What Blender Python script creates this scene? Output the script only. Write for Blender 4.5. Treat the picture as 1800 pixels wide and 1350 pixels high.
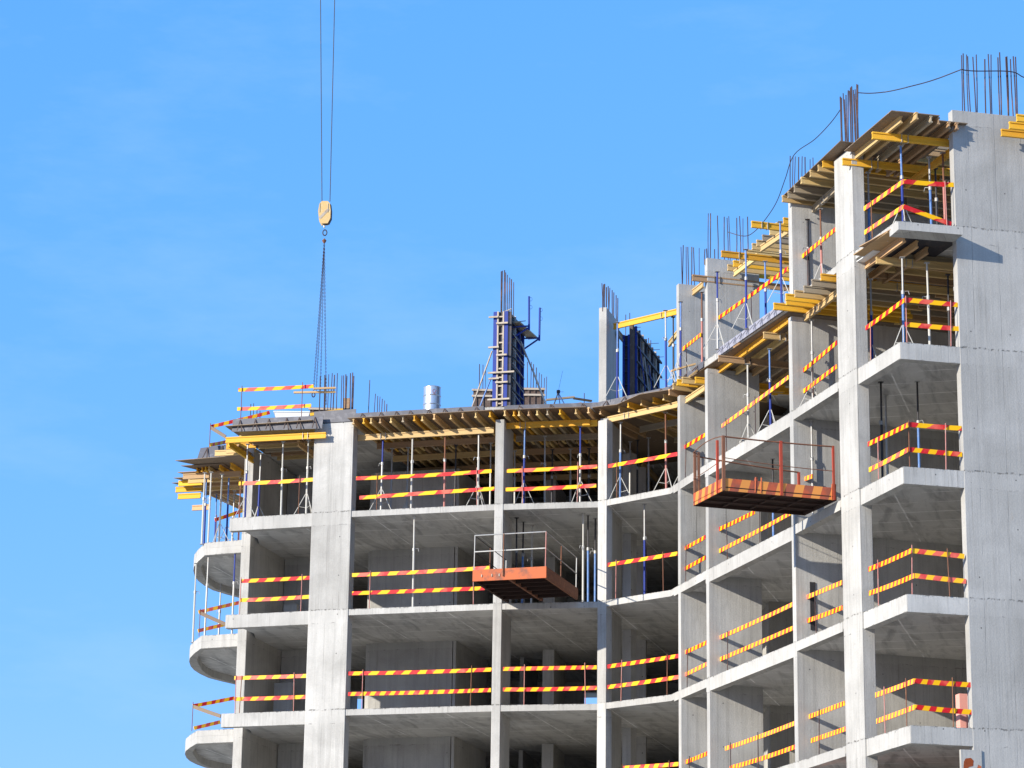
import bpy, math, random
from mathutils import Vector, Matrix
random.seed(7)
R = math.radians
sc = bpy.context.scene
for o in list(bpy.data.objects): bpy.data.objects.remove(o)

# ------------------------------------------------------------------ camera
FPX, TH, RO = 4686.34, R(15.645), R(0.781)
_fw = Vector((0, math.cos(TH), math.sin(TH)))
_up0 = Vector((0, -math.sin(TH), math.cos(TH))); _rt0 = Vector((1, 0, 0))
_rt = _rt0*math.cos(RO) + _up0*math.sin(RO)
_up = -_rt0*math.sin(RO) + _up0*math.cos(RO)
cd = bpy.data.cameras.new("camera"); cam = bpy.data.objects.new("camera", cd)
sc.collection.objects.link(cam); sc.camera = cam
cd.sensor_width = 36; cd.lens = FPX/1800*36; cd.clip_start = 0.5; cd.clip_end = 3000
cam.matrix_world = Matrix((( _rt.x, _up.x, -_fw.x, 0), (_rt.y, _up.y, -_fw.y, 0), (_rt.z, _up.z, -_fw.z, 0), (0, 0, 0, 1)))

# ------------------------------------------------------------------ light
SUN_AZ, SUN_EL = R(54), R(18.5)        # from -y towards -x
to_sun = Vector((-math.sin(SUN_AZ)*math.cos(SUN_EL), -math.cos(SUN_AZ)*math.cos(SUN_EL), math.sin(SUN_EL)))
sd = bpy.data.lights.new("sun", 'SUN'); so = bpy.data.objects.new("sun", sd); sc.collection.objects.link(so)
sd.energy = 4.6; sd.angle = R(0.5); sd.color = (1.0, 0.935, 0.82)
so.rotation_euler = to_sun.to_track_quat('Z', 'Y').to_euler(); so.location = (-60, -50, 60)
w = bpy.data.worlds.new("World"); sc.world = w; w.use_nodes = True
nt = w.node_tree; nt.nodes.clear()
def N(t, k, **kw):
    n = t.nodes.new(k)
    for a, b in kw.items(): setattr(n, a, b)
    return n
wo = N(nt, 'ShaderNodeOutputWorld'); bg = N(nt, 'ShaderNodeBackground')
sky = N(nt, 'ShaderNodeTexSky', sky_type='NISHITA', sun_disc=False)
sky.sun_elevation = SUN_EL; sky.sun_rotation = math.atan2(to_sun.x, to_sun.y)
sky.air_density = 1.0; sky.dust_density = 0.0; sky.ozone_density = 6.0; sky.altitude = 0
spx = N(nt, 'ShaderNodeSeparateColor'); hs = N(nt, 'ShaderNodeCombineColor')     # grade of the sky: deeper azure, softer gradient
nt.links.new(sky.outputs[0], spx.inputs[0])
for i_, (k_, g_) in enumerate(((.97, .78), (1.90, .39), (3.25, .39))):
    pw = N(nt, 'ShaderNodeMath', operation='POWER'); pw.inputs[1].default_value = g_; nt.links.new(spx.outputs[i_], pw.inputs[0])
    ml = N(nt, 'ShaderNodeMath', operation='MULTIPLY'); ml.inputs[1].default_value = k_; nt.links.new(pw.outputs[0], ml.inputs[0]); nt.links.new(ml.outputs[0], hs.inputs[i_])
tc = N(nt, 'ShaderNodeTexCoord'); mp = N(nt, 'ShaderNodeMapping'); mp.inputs['Scale'].default_value = (5, 5, 16)
mp.inputs['Rotation'].default_value = (0, R(12), R(20))
cn = N(nt, 'ShaderNodeTexNoise'); cn.inputs['Scale'].default_value = 1.6; cn.inputs['Detail'].default_value = 7; cn.inputs['Roughness'].default_value = .62
cr = N(nt, 'ShaderNodeMapRange'); cr.inputs['From Min'].default_value = .5; cr.inputs['From Max'].default_value = .95; cr.inputs['To Max'].default_value = .25
mx = N(nt, 'ShaderNodeMixRGB'); mx.inputs['Color2'].default_value = (3.2, 4.3, 5.6, 1)
nt.links.new(tc.outputs['Generated'], mp.inputs[0]); nt.links.new(mp.outputs[0], cn.inputs['Vector'])
nt.links.new(cn.outputs[0], cr.inputs['Value']); nt.links.new(cr.outputs[0], mx.inputs['Fac']); nt.links.new(hs.outputs[0], mx.inputs['Color1'])
nt.links.new(mx.outputs[0], bg.inputs[0]); nt.links.new(bg.outputs[0], wo.inputs[0]); bg.inputs[1].default_value = 0.13
sc.view_settings.view_transform = 'Standard'; sc.view_settings.look = 'None'; sc.view_settings.gamma = 1; sc.view_settings.exposure = 0.66
sc.render.engine = 'CYCLES'; sc.cycles.max_bounces = 8; sc.cycles.diffuse_bounces = 5; sc.cycles.use_denoising = True

# ------------------------------------------------------------------ geometry helpers
def ray(px, py): return (_fw*FPX + _rt*(px-900) + _up*(675-py)).normalized()
def proj(p):
    d = p.dot(_fw); return 900+FPX*p.dot(_rt)/d, 675-FPX*p.dot(_up)/d
def at_z(px, py, z): r = ray(px, py); return r*(z/r.z)
def at_y(px, py, y): r = ray(px, py); return r*(y/r.y)
V = Vector
class Seg:
    def __init__(s, a, b):
        s.a = V((a[0], a[1], 0)); s.b = V((b[0], b[1], 0)); s.L = (s.b-s.a).length
        s.d = (s.b-s.a)/s.L; s.n = V((-s.d.y, s.d.x, 0))
    def pt(s, t, z=0, off=0): return s.a+s.d*t+s.n*off+V((0, 0, z))
    def hit(s, px, py, off=0):
        r = ray(px, py); o = s.a+s.n*off; return r*(o.dot(s.n)/r.dot(s.n))
    def t_px(s, px, z, off=0):
        lo, hi = -8., s.L+8
        f = lambda t: proj(s.pt(t, z, off))[0]-px
        up = f(hi) > f(lo)
        for _ in range(40):
            m = (lo+hi)/2
            if (f(m) > 0) == up: hi = m
            else: lo = m
        return (lo+hi)/2
    def at_px(s, px, z, off=0): return s.pt(s.t_px(px, z, off), z, off)

class MB:
    def __init__(s): s.v = []; s.f = []; s.m = []; s.uv = []
    def face(s, pts, m=0, uv=None):
        i = len(s.v); s.v += [V(p) for p in pts]; s.f.append(list(range(i, i+len(pts)))); s.m.append(m); s.uv.append(uv)
    def hexa(s, b, t, m=0, mb=None, mt=None):      # b,t: bottom/top quads, counter-clockwise from above
        b = [V(p) for p in b]; t = [V(p) for p in t]; n = len(b)
        i = len(s.v); s.v += b+t
        s.f.append([i+k for k in reversed(range(n))]); s.m.append(m if mb is None else mb); s.uv.append(None)
        s.f.append([i+n+k for k in range(n)]); s.m.append(m if mt is None else mt); s.uv.append(None)
        for k in range(n):
            j = (k+1) % n; s.f.append([i+k, i+j, i+n+j, i+n+k]); s.m.append(m); s.uv.append(None)
    def box(s, o, ax, ay, az, m=0, mb=None):
        o, ax, ay, az = V(o), V(ax), V(ay), V(az)
        if ax.cross(ay).dot(az) < 0: ax, ay = ay, ax
        b = [o, o+ax, o+ax+ay, o+ay]; s.hexa(b, [p+az for p in b], m, mb)
    def prism(s, poly, z0, z1, m=0, mb=None):
        a = sum(poly[i][0]*poly[(i+1) % len(poly)][1]-poly[(i+1) % len(poly)][0]*poly[i][1] for i in range(len(poly)))
        if a < 0: poly = poly[::-1]
        s.hexa([(p[0], p[1], z0) for p in poly], [(p[0], p[1], z1) for p in poly], m, mb)
    def tube(s, p0, p1, r, n=8, r1=None, m=0):
        p0, p1 = V(p0), V(p1); d = (p1-p0)
        if d.length < 1e-6: return
        d.normalize(); a = d.orthogonal().normalized(); b = d.cross(a); r1 = r if r1 is None else r1
        B = [p0+(a*math.cos(2*math.pi*k/n)+b*math.sin(2*math.pi*k/n))*r for k in range(n)]
        T = [p1+(a*math.cos(2*math.pi*k/n)+b*math.sin(2*math.pi*k/n))*r1 for k in range(n)]
        s.hexa(B, T, m)
    def poly(s, pts, r, n=6, m=0):
        for a, b in zip(pts[:-1], pts[1:]): s.tube(a, b, r, n, m=m)
    def bar(s, p0, p1, wd, ht, m=0, up=(0, 0, 1), lenuv=None):   # rectangular bar centred on the line
        p0, p1 = V(p0), V(p1); d = (p1-p0); L = d.length; d.normalize()
        sd_ = d.cross(V(up)).normalized(); u = sd_.cross(d).normalized()
        q = [(-1, -1), (1, -1), (1, 1), (-1, 1)]
        B = [p0+sd_*(wd/2*a)+u*(ht/2*b) for a, b in q]; T = [p1+sd_*(wd/2*a)+u*(ht/2*b) for a, b in q]
        i = len(s.v); s.v += B+T
        s.f += [[i+3, i+2, i+1, i], [i+4, i+5, i+6, i+7]]; s.m += [m, m]
        s.uv += [[(0, 1), (0, 1), (0, 0), (0, 0)], [(L, 0), (L, 0), (L, 1), (L, 1)]] if lenuv else [None, None]
        for k in range(4):
            j = (k+1) % 4; s.f.append([i+k, i+j, i+4+j, i+4+k]); s.m.append(m)
            va, vb = (q[k][1]+1)/2, (q[j][1]+1)/2
            s.uv.append([(0, va), (0, vb), (L*lenuv, vb), (L*lenuv, va)] if lenuv else None)
    def build(s, name, mats, parent=None, origin=None, bevel=0, smooth=False):
        me = bpy.data.meshes.new(name)
        org = V(origin) if origin is not None else V((0, 0, 0))
        if parent is not None:
            org = V((0, 0, 0)); q_ = parent
            while q_ is not None: org += q_.location; q_ = q_.parent
        me.from_pydata([tuple(p-org) for p in s.v], [], s.f)
        uvl = me.uv_layers.new(name="UVMap").data; k = 0
        for fi, p in enumerate(me.polygons):
            p.material_index = s.m[fi]; p.use_smooth = smooth; u = s.uv[fi]
            if u is None:
                nn = p.normal
                if abs(nn.z) > .7: fn = lambda c: (c.dot(BX), c.dot(BY))
                else:
                    t = V((-nn.y, nn.x, 0)).normalized(); fn = lambda c, t=t: (c.dot(t), c.z)
                u = [fn(s.v[vi]) for vi in s.f[fi]]
            for q in u: uvl[k].uv = q; k += 1
        if not isinstance(mats, (list, tuple)): mats = [mats]
        for m_ in mats: me.materials.append(m_)
        o = bpy.data.objects.new(name, me); sc.collection.objects.link(o)
        if parent is None: o.location = org
        else: o.parent = parent
        if bevel:
            b = o.modifiers.new("bevel", 'BEVEL'); b.width = bevel; b.segments = 2; b.limit_method = 'ANGLE'
        return o
BX = V((.965, -.262, 0)); BY = V((.262, .965, 0))
seen_labels = {}; kind_fix = True
def tag(o, label, cat, group=None, kind=None):
    if kind: o['kind'] = kind
    if label and not kind and kind_fix: o['kind'] = 'thing'
    if label:
        n = len(label.split())
        if n > 16 or n < 4: print("LABEL LEN", n, label)
        if label in seen_labels: print("DUP", label)
        seen_labels[label] = 1
        o['label'] = label; o['category'] = cat
    if group: o['group'] = group
    return o
def thing(name, label, cat, loc, group=None):
    o = bpy.data.objects.new(name, None); sc.collection.objects.link(o); o.location = loc; o.empty_display_size = .2
    return tag(o, label, cat, group)
ORD = ['first', 'second', 'third', 'fourth', 'fifth', 'sixth', 'seventh', 'eighth', 'ninth', 'tenth', 'eleventh', 'twelfth', 'thirteenth',
       'fourteenth', 'fifteenth', 'sixteenth', 'seventeenth', 'eighteenth', 'nineteenth', 'twentieth'] + ['twenty-first', 'twenty-second', 'twenty-third']

# ------------------------------------------------------------------ materials
def mat(name): 
    m = bpy.data.materials.new(name); m.use_nodes = True; t = m.node_tree
    return m, t, t.nodes['Principled BSDF']
def L(t, a, b): t.links.new(a, b)
def noise(t, vec, scale, detail=6, rough=.6, dist=0):
    n = N(t, 'ShaderNodeTexNoise'); n.inputs['Scale'].default_value = scale; n.inputs['Detail'].default_value = detail
    n.inputs['Roughness'].default_value = rough; n.inputs['Distortion'].default_value = dist
    if vec is not None: L(t, vec, n.inputs['Vector'])
    return n.outputs[0]
def mapping(t, vec, sc_, loc=(0, 0, 0)):
    m = N(t, 'ShaderNodeMapping'); m.inputs['Scale'].default_value = sc_; m.inputs['Location'].default_value = loc; L(t, vec, m.inputs[0]); return m.outputs[0]
def rng(t, v, a, b, c=0., d=1.):
    m = N(t, 'ShaderNodeMapRange'); m.inputs['From Min'].default_value = a; m.inputs['From Max'].default_value = b
    m.inputs['To Min'].default_value = c; m.inputs['To Max'].default_value = d; L(t, v, m.inputs['Value']); return m.outputs[0]
def mth(t, op, a, b=None, c=None):
    m = N(t, 'ShaderNodeMath', operation=op)
    for i, x in enumerate((a, b, c)):
        if x is None: continue
        if isinstance(x, (int, float)): m.inputs[i].default_value = x
        else: L(t, x, m.inputs[i])
    return m.outputs[0]
def mix(t, f, a, b, bt='MIX'):
    m = N(t, 'ShaderNodeMixRGB', blend_type=bt)
    for s_, x in (('Fac', f), ('Color1', a), ('Color2', b)):
        if isinstance(x, tuple): m.inputs[s_].default_value = x+(1,) if len(x) == 3 else x
        elif isinstance(x, (int, float)): m.inputs[s_].default_value = x
        else: L(t, x, m.inputs[s_])
    return m.outputs[0]
def bump(t, b, h, st, dist=.02):
    n = N(t, 'ShaderNodeBump'); n.inputs['Strength'].default_value = st; n.inputs['Distance'].default_value = dist
    L(t, h, n.inputs['Height']); L(t, n.outputs[0], b.inputs['Normal'])

Z5, HS = 19.705, 3.3
Zl = {k: Z5+(k-5)*HS for k in range(-1, 9)}

def concrete(name, lo, hi, streak=.35, joint=.5):
    m, t, b = mat(name); uv = N(t, 'ShaderNodeUVMap', uv_map="UVMap").outputs[0]
    oi = N(t, 'ShaderNodeObjectInfo'); tcg = N(t, 'ShaderNodeTexCoord')
    n1 = noise(t, uv, .55, 8, .6, .4); base = mix(t, rng(t, n1, .3, .7), lo, hi)
    n2 = noise(t, mapping(t, uv, (7, .22, 1)), 1.0, 6, .65)
    c = mix(t, mth(t, 'MULTIPLY', rng(t, n2, .48, .75), streak), base, (lo[0]*.62, lo[1]*.62, lo[2]*.62))
    n2b = noise(t, mapping(t, uv, (15, .35, 1), (3, 1, 0)), 1.0, 4, .6)
    gate = rng(t, noise(t, uv, .35, 2), .5, .62)
    c = mix(t, mth(t, 'MULTIPLY', mth(t, 'MULTIPLY', rng(t, n2b, .58, .7), gate), streak*1.3), c, (lo[0]*.4, lo[1]*.4, lo[2]*.38))
    # pale laitance runs
    n2c = noise(t, mapping(t, uv, (11, .3, 1), (9, 5, 0)), 1.0, 4, .6)
    c = mix(t, mth(t, 'MULTIPLY', rng(t, n2c, .6, .75), .45), c, (hi[0]*1.15, hi[1]*1.15, hi[2]*1.12))
    n3 = noise(t, uv, 22, 6, .7); c = mix(t, .35, c, mix(t, rng(t, n3, .3, .7), (.55, .55, .55), (1, 1, 1)), 'MULTIPLY')
    sx = N(t, 'ShaderNodeSeparateXYZ'); L(t, uv, sx.inputs[0])
    wob = mth(t, 'MULTIPLY', mth(t, 'SUBTRACT', noise(t, uv, 3.5, 6, .75), .5), .17)
    # vertical formwork board joints
    pj = mth(t, 'ABSOLUTE', mth(t, 'SUBTRACT', mth(t, 'FRACT', mth(t, 'DIVIDE', mth(t, 'ADD', sx.outputs[0], .31), .75)), .5))
    jl = mth(t, 'MULTIPLY', rng(t, pj, .006, .012, 1, 0), rng(t, noise(t, uv, .8, 3), .42, .62))
    c = mix(t, mth(t, 'MULTIPLY', jl, joint), c, (lo[0]*.35, lo[1]*.35, lo[2]*.35))
    # pour joint at every floor
    lv = mth(t, 'FRACT', mth(t, 'ADD', mth(t, 'DIVIDE', mth(t, 'SUBTRACT', mth(t, 'ADD', sx.outputs[1], wob), Z5), HS), 30.5))
    dj = mth(t, 'ABSOLUTE', mth(t, 'SUBTRACT', lv, .5))
    pjn = mth(t, 'MULTIPLY', rng(t, dj, .003, .0085, 1, 0), rng(t, noise(t, mapping(t, uv, (9, 3, 1)), 1, 5, .7), .47, .56))
    c = mix(t, mth(t, 'MULTIPLY', pjn, .85), c, (.10, .095, .085))
    # rough broken band below the joint
    band = rng(t, lv, .40, .497, 0, 1); band = mth(t, 'MULTIPLY', band, rng(t, lv, .497, .503, 1, 0))
    drip = rng(t, noise(t, mapping(t, uv, (14, .9, 1), (2, 2, 0)), 1, 6, .7), .55, .62)
    c = mix(t, mth(t, 'MULTIPLY', mth(t, 'MULTIPLY', band, drip), .55), c, (lo[0]*.45, lo[1]*.44, lo[2]*.42))
    # every pour has its own tone, broken by broad cloudy patches
    fl = mth(t, 'FLOOR', mth(t, 'ADD', mth(t, 'DIVIDE', mth(t, 'SUBTRACT', sx.outputs[1], Z5), HS), 30.0)); wn = N(t, 'ShaderNodeTexWhiteNoise', noise_dimensions='2D')
    cb = N(t, 'ShaderNodeCombineXYZ'); L(t, fl, cb.inputs[0]); L(t, mth(t, 'FLOOR', mth(t, 'MULTIPLY', oi.outputs['Random'], 50)), cb.inputs[1]); L(t, cb.outputs[0], wn.inputs['Vector'])
    tone = rng(t, wn.outputs[0], 0, 1, .84, 1.06); tv = N(t, 'ShaderNodeCombineXYZ')
    for i_ in range(3): L(t, tone, tv.inputs[i_])
    c = mix(t, 1.0, c, tv.outputs[0], 'MULTIPLY')
    pt_ = noise(t, mapping(t, uv, (.9, .5, 1), (5, 3, 0)), 1, 7, .7, .8); c = mix(t, mth(t, 'MULTIPLY', rng(t, pt_, .52, .7), .35), c, (lo[0]*.68, lo[1]*.68, lo[2]*.68))
    # the cast band of each slab is a little different in tone, with a ragged lower edge
    sb = mth(t, 'MULTIPLY', rng(t, lv, .362, .368, 0, 1), rng(t, lv, .497, .5, 1, 0))
    c = mix(t, mth(t, 'MULTIPLY', sb, .28), c, mix(t, noise(t, uv, 1.1, 5), (lo[0]*.7, lo[1]*.7, lo[2]*.7), (hi[0]*1.2, hi[1]*1.2, hi[2]*1.2)))
    e2 = mth(t, 'ABSOLUTE', mth(t, 'SUBTRACT', lv, .365)); ed = mth(t, 'MULTIPLY', rng(t, e2, .001, .005, 1, 0), rng(t, noise(t, mapping(t, uv, (4, 2, 1), (7, 7, 0)), 1, 5, .7), .52, .6))
    c = mix(t, mth(t, 'MULTIPLY', ed, .7), c, (.12, .115, .11))
    cav = rng(t, noise(t, uv, 13, 3, .5), .70, .75); c = mix(t, mth(t, 'MULTIPLY', cav, .5), c, (.14, .135, .13))
    # tie holes
    vx = mth(t, 'ABSOLUTE', mth(t, 'SUBTRACT', mth(t, 'FRACT', mth(t, 'DIVIDE', sx.outputs[0], 1.1)), .5))
    vy = mth(t, 'ABSOLUTE', mth(t, 'SUBTRACT', mth(t, 'FRACT', mth(t, 'DIVIDE', sx.outputs[1], 1.3)), .5))
    dd = mth(t, 'SQRT', mth(t, 'ADD', mth(t, 'POWER', vx, 2), mth(t, 'POWER', vy, 2)))
    hole = mth(t, 'MULTIPLY', rng(t, dd, .014, .02, 1, 0), rng(t, noise(t, uv, .9, 1), .5, .52))
    c = mix(t, mth(t, 'MULTIPLY', hole, .8), c, (.06, .06, .06))
    # rare rust bleed
    rb = mth(t, 'MULTIPLY', rng(t, noise(t, mapping(t, uv, (5, .8, 1), (4, 8, 0)), 1, 4), .7, .8), .4)
    c = mix(t, rb, c, (.42, .26, .13))
    L(t, c, b.inputs['Base Color']); b.inputs['Roughness'].default_value = .93; b.inputs['Specular IOR Level'].default_value = .2
    hgt = mth(t, 'SUBTRACT', mth(t, 'ADD', n3, mth(t, 'MULTIPLY', n2, .8)), mth(t, 'ADD', mth(t, 'MULTIPLY', pjn, 1.5), mth(t, 'MULTIPLY', jl, .8)))
    bump(t, b, hgt, .45, .018)
    return m
M_CON = concrete('weathered_concrete', (.38, .365, .335), (.57, .55, .51), .5, .55)
M_CONI = concrete('smooth_wall_concrete', (.35, .337, .31), (.47, .455, .425), .32, .6)
M_WALL = concrete('wall_concrete', (.38, .367, .342), (.55, .535, .50), .45, .45)
def soffit():
    m, t, b = mat('soffit_concrete'); uv = N(t, 'ShaderNodeUVMap', uv_map="UVMap").outputs[0]
    n1 = noise(t, uv, .4, 8, .62, .6); c = mix(t, rng(t, n1, .3, .7), (.47, .458, .435), (.68, .668, .64))
    n4 = noise(t, mapping(t, uv, (1.2, .25, 1)), 1.3, 6, .7, 1.2); c = mix(t, mth(t, 'MULTIPLY', rng(t, n4, .47, .66), .7), c, (.26, .255, .25))
    br = N(t, 'ShaderNodeTexBrick'); br.inputs['Scale'].default_value = 1; br.offset = 0; br.inputs['Brick Width'].default_value = 2.7; br.inputs['Row Height'].default_value = 1.12
    br.inputs['Mortar Size'].default_value = .035; br.inputs['Mortar Smooth'].default_value = .8
    dv = N(t, 'ShaderNodeVectorMath', operation='ADD'); L(t, uv, dv.inputs[0])
    nz = N(t, 'ShaderNodeTexNoise'); nz.inputs['Scale'].default_value = 2; L(t, uv, nz.inputs['Vector'])
    ds = N(t, 'ShaderNodeVectorMath', operation='SCALE'); ds.inputs['Scale'].default_value = .05; L(t, nz.outputs[1], ds.inputs[0]); L(t, ds.outputs[0], dv.inputs[1])
    L(t, dv.outputs[0], br.inputs['Vector'])
    msk = mth(t, 'MULTIPLY', br.outputs['Fac'], rng(t, noise(t, uv, .7, 4), .38, .55))
    c = mix(t, mth(t, 'MULTIPLY', msk, .85), c, (.95, .94, .92))
    n3 = noise(t, uv, 18, 5, .7); c = mix(t, .3, c, mix(t, rng(t, n3, .3, .7), (.6, .6, .6), (1, 1, 1)), 'MULTIPLY')
    L(t, c, b.inputs['Base Color']); b.inputs['Roughness'].default_value = .95; b.inputs['Specular IOR Level'].default_value = .15
    bump(t, b, n3, .25, .01); return m
M_SOF = soffit()
def wood(name, a, b_, dirt=.4, spec=.3):
    m, t, b = mat(name); uv = N(t, 'ShaderNodeUVMap', uv_map="UVMap").outputs[0]; oi = N(t, 'ShaderNodeObjectInfo')
    ad = N(t, 'ShaderNodeVectorMath', operation='ADD'); L(t, uv, ad.inputs[0])
    cm = N(t, 'ShaderNodeCombineXYZ'); r_ = mth(t, 'MULTIPLY', oi.outputs['Random'], 37); L(t, r_, cm.inputs[0]); L(t, r_, cm.inputs[1]); L(t, cm.outputs[0], ad.inputs[1])
    u2 = ad.outputs[0]
    g = noise(t, mapping(t, u2, (.8, 14, 1)), 2, 6, .6, .6); c = mix(t, rng(t, g, .3, .7), a, b_)
    d = noise(t, u2, 1.4, 6, .7); c = mix(t, mth(t, 'MULTIPLY', rng(t, d, .5, .78), dirt), c, (.16, .12, .08))
    sp = noise(t, u2, 9, 3, .5); c = mix(t, mth(t, 'MULTIPLY', rng(t, sp, .66, .72), .5), c, (.62, .58, .5))
    c2 = N(t, 'ShaderNodeHueSaturation'); L(t, c, c2.inputs['Color']); L(t, rng(t, oi.outputs['Random'], 0, 1, .8, 1.1), c2.inputs['Value'])
    L(t, rng(t, oi.outputs['Random'], 0, 1, .492, .506), c2.inputs['Hue'])
    L(t, c2.outputs[0], b.inputs['Base Color']); b.inputs['Roughness'].default_value = .7; b.inputs['Specular IOR Level'].default_value = spec
    bump(t, b, g, .3, .008); return m
W_Y = wood('yellow_glazed_timber', (.82, .45, .035), (.66, .34, .03), .25)
W_T = wood('faded_yellow_timber', (.68, .49, .22), (.52, .35, .14), .4)
W_B = wood('brown_timber', (.48, .31, .16), (.34, .21, .11), .4)
W_G = wood('grey_weathered_timber', (.40, .33, .23), (.28, .22, .15), .5)
W_P = wood('plywood', (.25, .18, .12), (.17, .125, .085), .5)
W_E = wood('fresh_pine', (.70, .46, .22), (.6, .36, .16), .3)
def metal(name, col, rough=.55, met=0., rust=.2, rcol=(.22, .09, .04), scale=5):
    m, t, b = mat(name); b.inputs['Specular IOR Level'].default_value = .3; tc_ = N(t, 'ShaderNodeTexCoord'); v = tc_.outputs['Object']
    n = noise(t, v, scale, 6, .7); c = mix(t, mth(t, 'MULTIPLY', rng(t, n, .52, .66), rust), col, rcol)
    n2 = noise(t, v, 30, 3); c = mix(t, .25, c, mix(t, n2, (.4, .4, .4), (1.2, 1.2, 1.2)), 'MULTIPLY')
    L(t, c, b.inputs['Base Color']); b.inputs['Roughness'].default_value = rough; b.inputs['Metallic'].default_value = met
    bump(t, b, n, .2, .004); return m
S_GAL = metal('galvanised_steel', (.38, .375, .36), .5, .25, .35)
S_WHT = metal('lime_splashed_steel', (.52, .505, .46), .7, 0, .3, (.4, .3, .2))
S_BLU = metal('blue_painted_steel', (.006, .028, .23), .55, 0, .12, (.08, .09, .13))
S_LBL = metal('pale_blue_painted_steel', (.09, .20, .46), .5, 0, .4, (.55, .53, .5))
S_RST = metal('rusty_steel', (.19, .085, .05), .85, 0, .6, (.33, .15, .07))
S_ORG = metal('orange_painted_steel', (.50, .115, .035), .65, 0, .9, (.20, .08, .05), 1.6)
S_RED = metal('red_lead_steel', (.36, .055, .03), .65, 0, .5)
S_PNK = metal('pinkish_steel_rod', (.46, .19, .16), .7, 0, .5, (.45, .36, .32))
S_UND = metal('shaded_rust_steel', (.035, .018, .014), .9, 0, .4, (.07, .03, .02))  # rusty steel of the platform undersides, their shade painted in as near-black brown
S_DRUM = metal('zinc_drum_steel', (.62, .64, .66), .32, .75, .25, (.45, .46, .48), 3)
S_BRS = metal('rebar_steel', (.07, .045, .045), .8, .1, .7, (.22, .11, .07), 1.5)
S_BLK = metal('black_formwork_panel', (.03, .03, .04), .6, 0, .4, (.14, .1, .08))
S_DRK = metal('dark_steel', (.05, .05, .055), .6, .3, .3)
S_BRN = metal('dark_brown_formwork', (.11, .075, .06), .8, 0, .5, (.25, .2, .17))
S_YEL = metal('yellow_crane_paint', (.66, .44, .18), .6, 0, .6, (.62, .55, .44), 7)
S_CHN = metal('chain_steel', (.045, .03, .035), .6, .4, .5)
S_WAL = metal('dirty_waler_steel', (.45, .38, .30), .7, 0, .6, (.2, .13, .08))
S_FORM = metal('grey_film_faced_board', (.11, .108, .12), .55, 0, .5, (.24, .235, .25), 3)
S_LAV = metal('lavender_grey_board', (.30, .295, .34), .6, 0, .5, (.42, .41, .43), 3)
S_TUB = metal('white_plastic', (.78, .78, .76), .5, 0, .3, (.5, .5, .5))
S_PNKB = metal('salmon_block', (.80, .36, .29), .85, 0, .4, (.7, .42, .36), 3)
def stripes(name, red, yel, fade, wob=.45):
    m, t, b = mat(name); uv = N(t, 'ShaderNodeUVMap', uv_map="UVMap").outputs[0]; sx = N(t, 'ShaderNodeSeparateXYZ'); L(t, uv, sx.inputs[0])
    oi = N(t, 'ShaderNodeObjectInfo'); tc_ = N(t, 'ShaderNodeTexCoord')
    wv = mth(t, 'MULTIPLY', mth(t, 'SUBTRACT', noise(t, mapping(t, tc_.outputs['Object'], (1, 1, 1)), 2.3, 2), .5), wob)
    u = mth(t, 'ADD', mth(t, 'SUBTRACT', sx.outputs[0], mth(t, 'MULTIPLY', sx.outputs[1], .2)), mth(t, 'ADD', oi.outputs['Random'], wv))
    fr = mth(t, 'FRACT', u); s_ = rng(t, fr, .49, .51); s2 = rng(t, fr, .985, 1.0, 1, 0); s_ = mth(t, 'MULTIPLY', s_, s2)
    nz = noise(t, tc_.outputs['Object'], 2.2, 3)
    rc = mix(t, rng(t, mth(t, 'ADD', nz, mth(t, 'MULTIPLY', mth(t, 'SUBTRACT', oi.outputs['Random'], .5), .25)), .42, .6), red, fade)
    c = mix(t, s_, rc, yel); wr = noise(t, tc_.outputs['Object'], 16, 4, .7)
    c = mix(t, mth(t, 'MULTIPLY', rng(t, wr, .6, .72), .3), c, (.45, .28, .14))
    hv = N(t, 'ShaderNodeHueSaturation'); L(t, c, hv.inputs['Color']); L(t, rng(t, oi.outputs['Random'], 0, 1, .86, 1.03), hv.inputs['Value']); L(t, rng(t, oi.outputs['Random'], 0, 1, 1.03, .98), hv.inputs['Saturation']); c = hv.outputs[0]
    L(t, c, b.inputs['Base Color']); b.inputs['Roughness'].default_value = .6; b.inputs['Specular IOR Level'].default_value = .3; return m
M_STR = stripes('red_yellow_stripes', (.62, .025, .03), (.95, .50, .01), (.80, .14, .09))
M_STR2 = stripes('orange_red_stripes', (.50, .10, .04), (.68, .27, .06), (.30, .085, .05), .06)
def sack():
    m, t, b = mat('earth'); tc_ = N(t, 'ShaderNodeTexCoord'); n = noise(t, tc_.outputs['Object'], .15, 8)
    L(t, mix(t, n, (.36, .31, .24), (.50, .44, .36)), b.inputs['Base Color']); b.inputs['Roughness'].default_value = 1; bump(t, b, n, .5, .1); return m
M_EARTH = sack()
def brickm(name, c1, c2, mo, bw, rh):
    m, t, b = mat(name); uv = N(t, 'ShaderNodeUVMap', uv_map="UVMap").outputs[0]
    br = N(t, 'ShaderNodeTexBrick'); br.inputs['Scale'].default_value = 1; br.inputs['Brick Width'].default_value = bw; br.inputs['Row Height'].default_value = rh
    br.inputs['Mortar Size'].default_value = .012; br.inputs['Color1'].default_value = c1+(1,); br.inputs['Color2'].default_value = c2+(1,); br.inputs['Mortar'].default_value = mo+(1,)
    L(t, uv, br.inputs['Vector']); L(t, br.outputs[0], b.inputs['Base Color']); b.inputs['Roughness'].default_value = .9
    bump(t, b, br.outputs['Fac'], -.5, .01); return m
M_BRK = brickm('red_brick', (.30, .10, .06), (.22, .08, .05), (.16, .13, .11), .27, .16)

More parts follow.
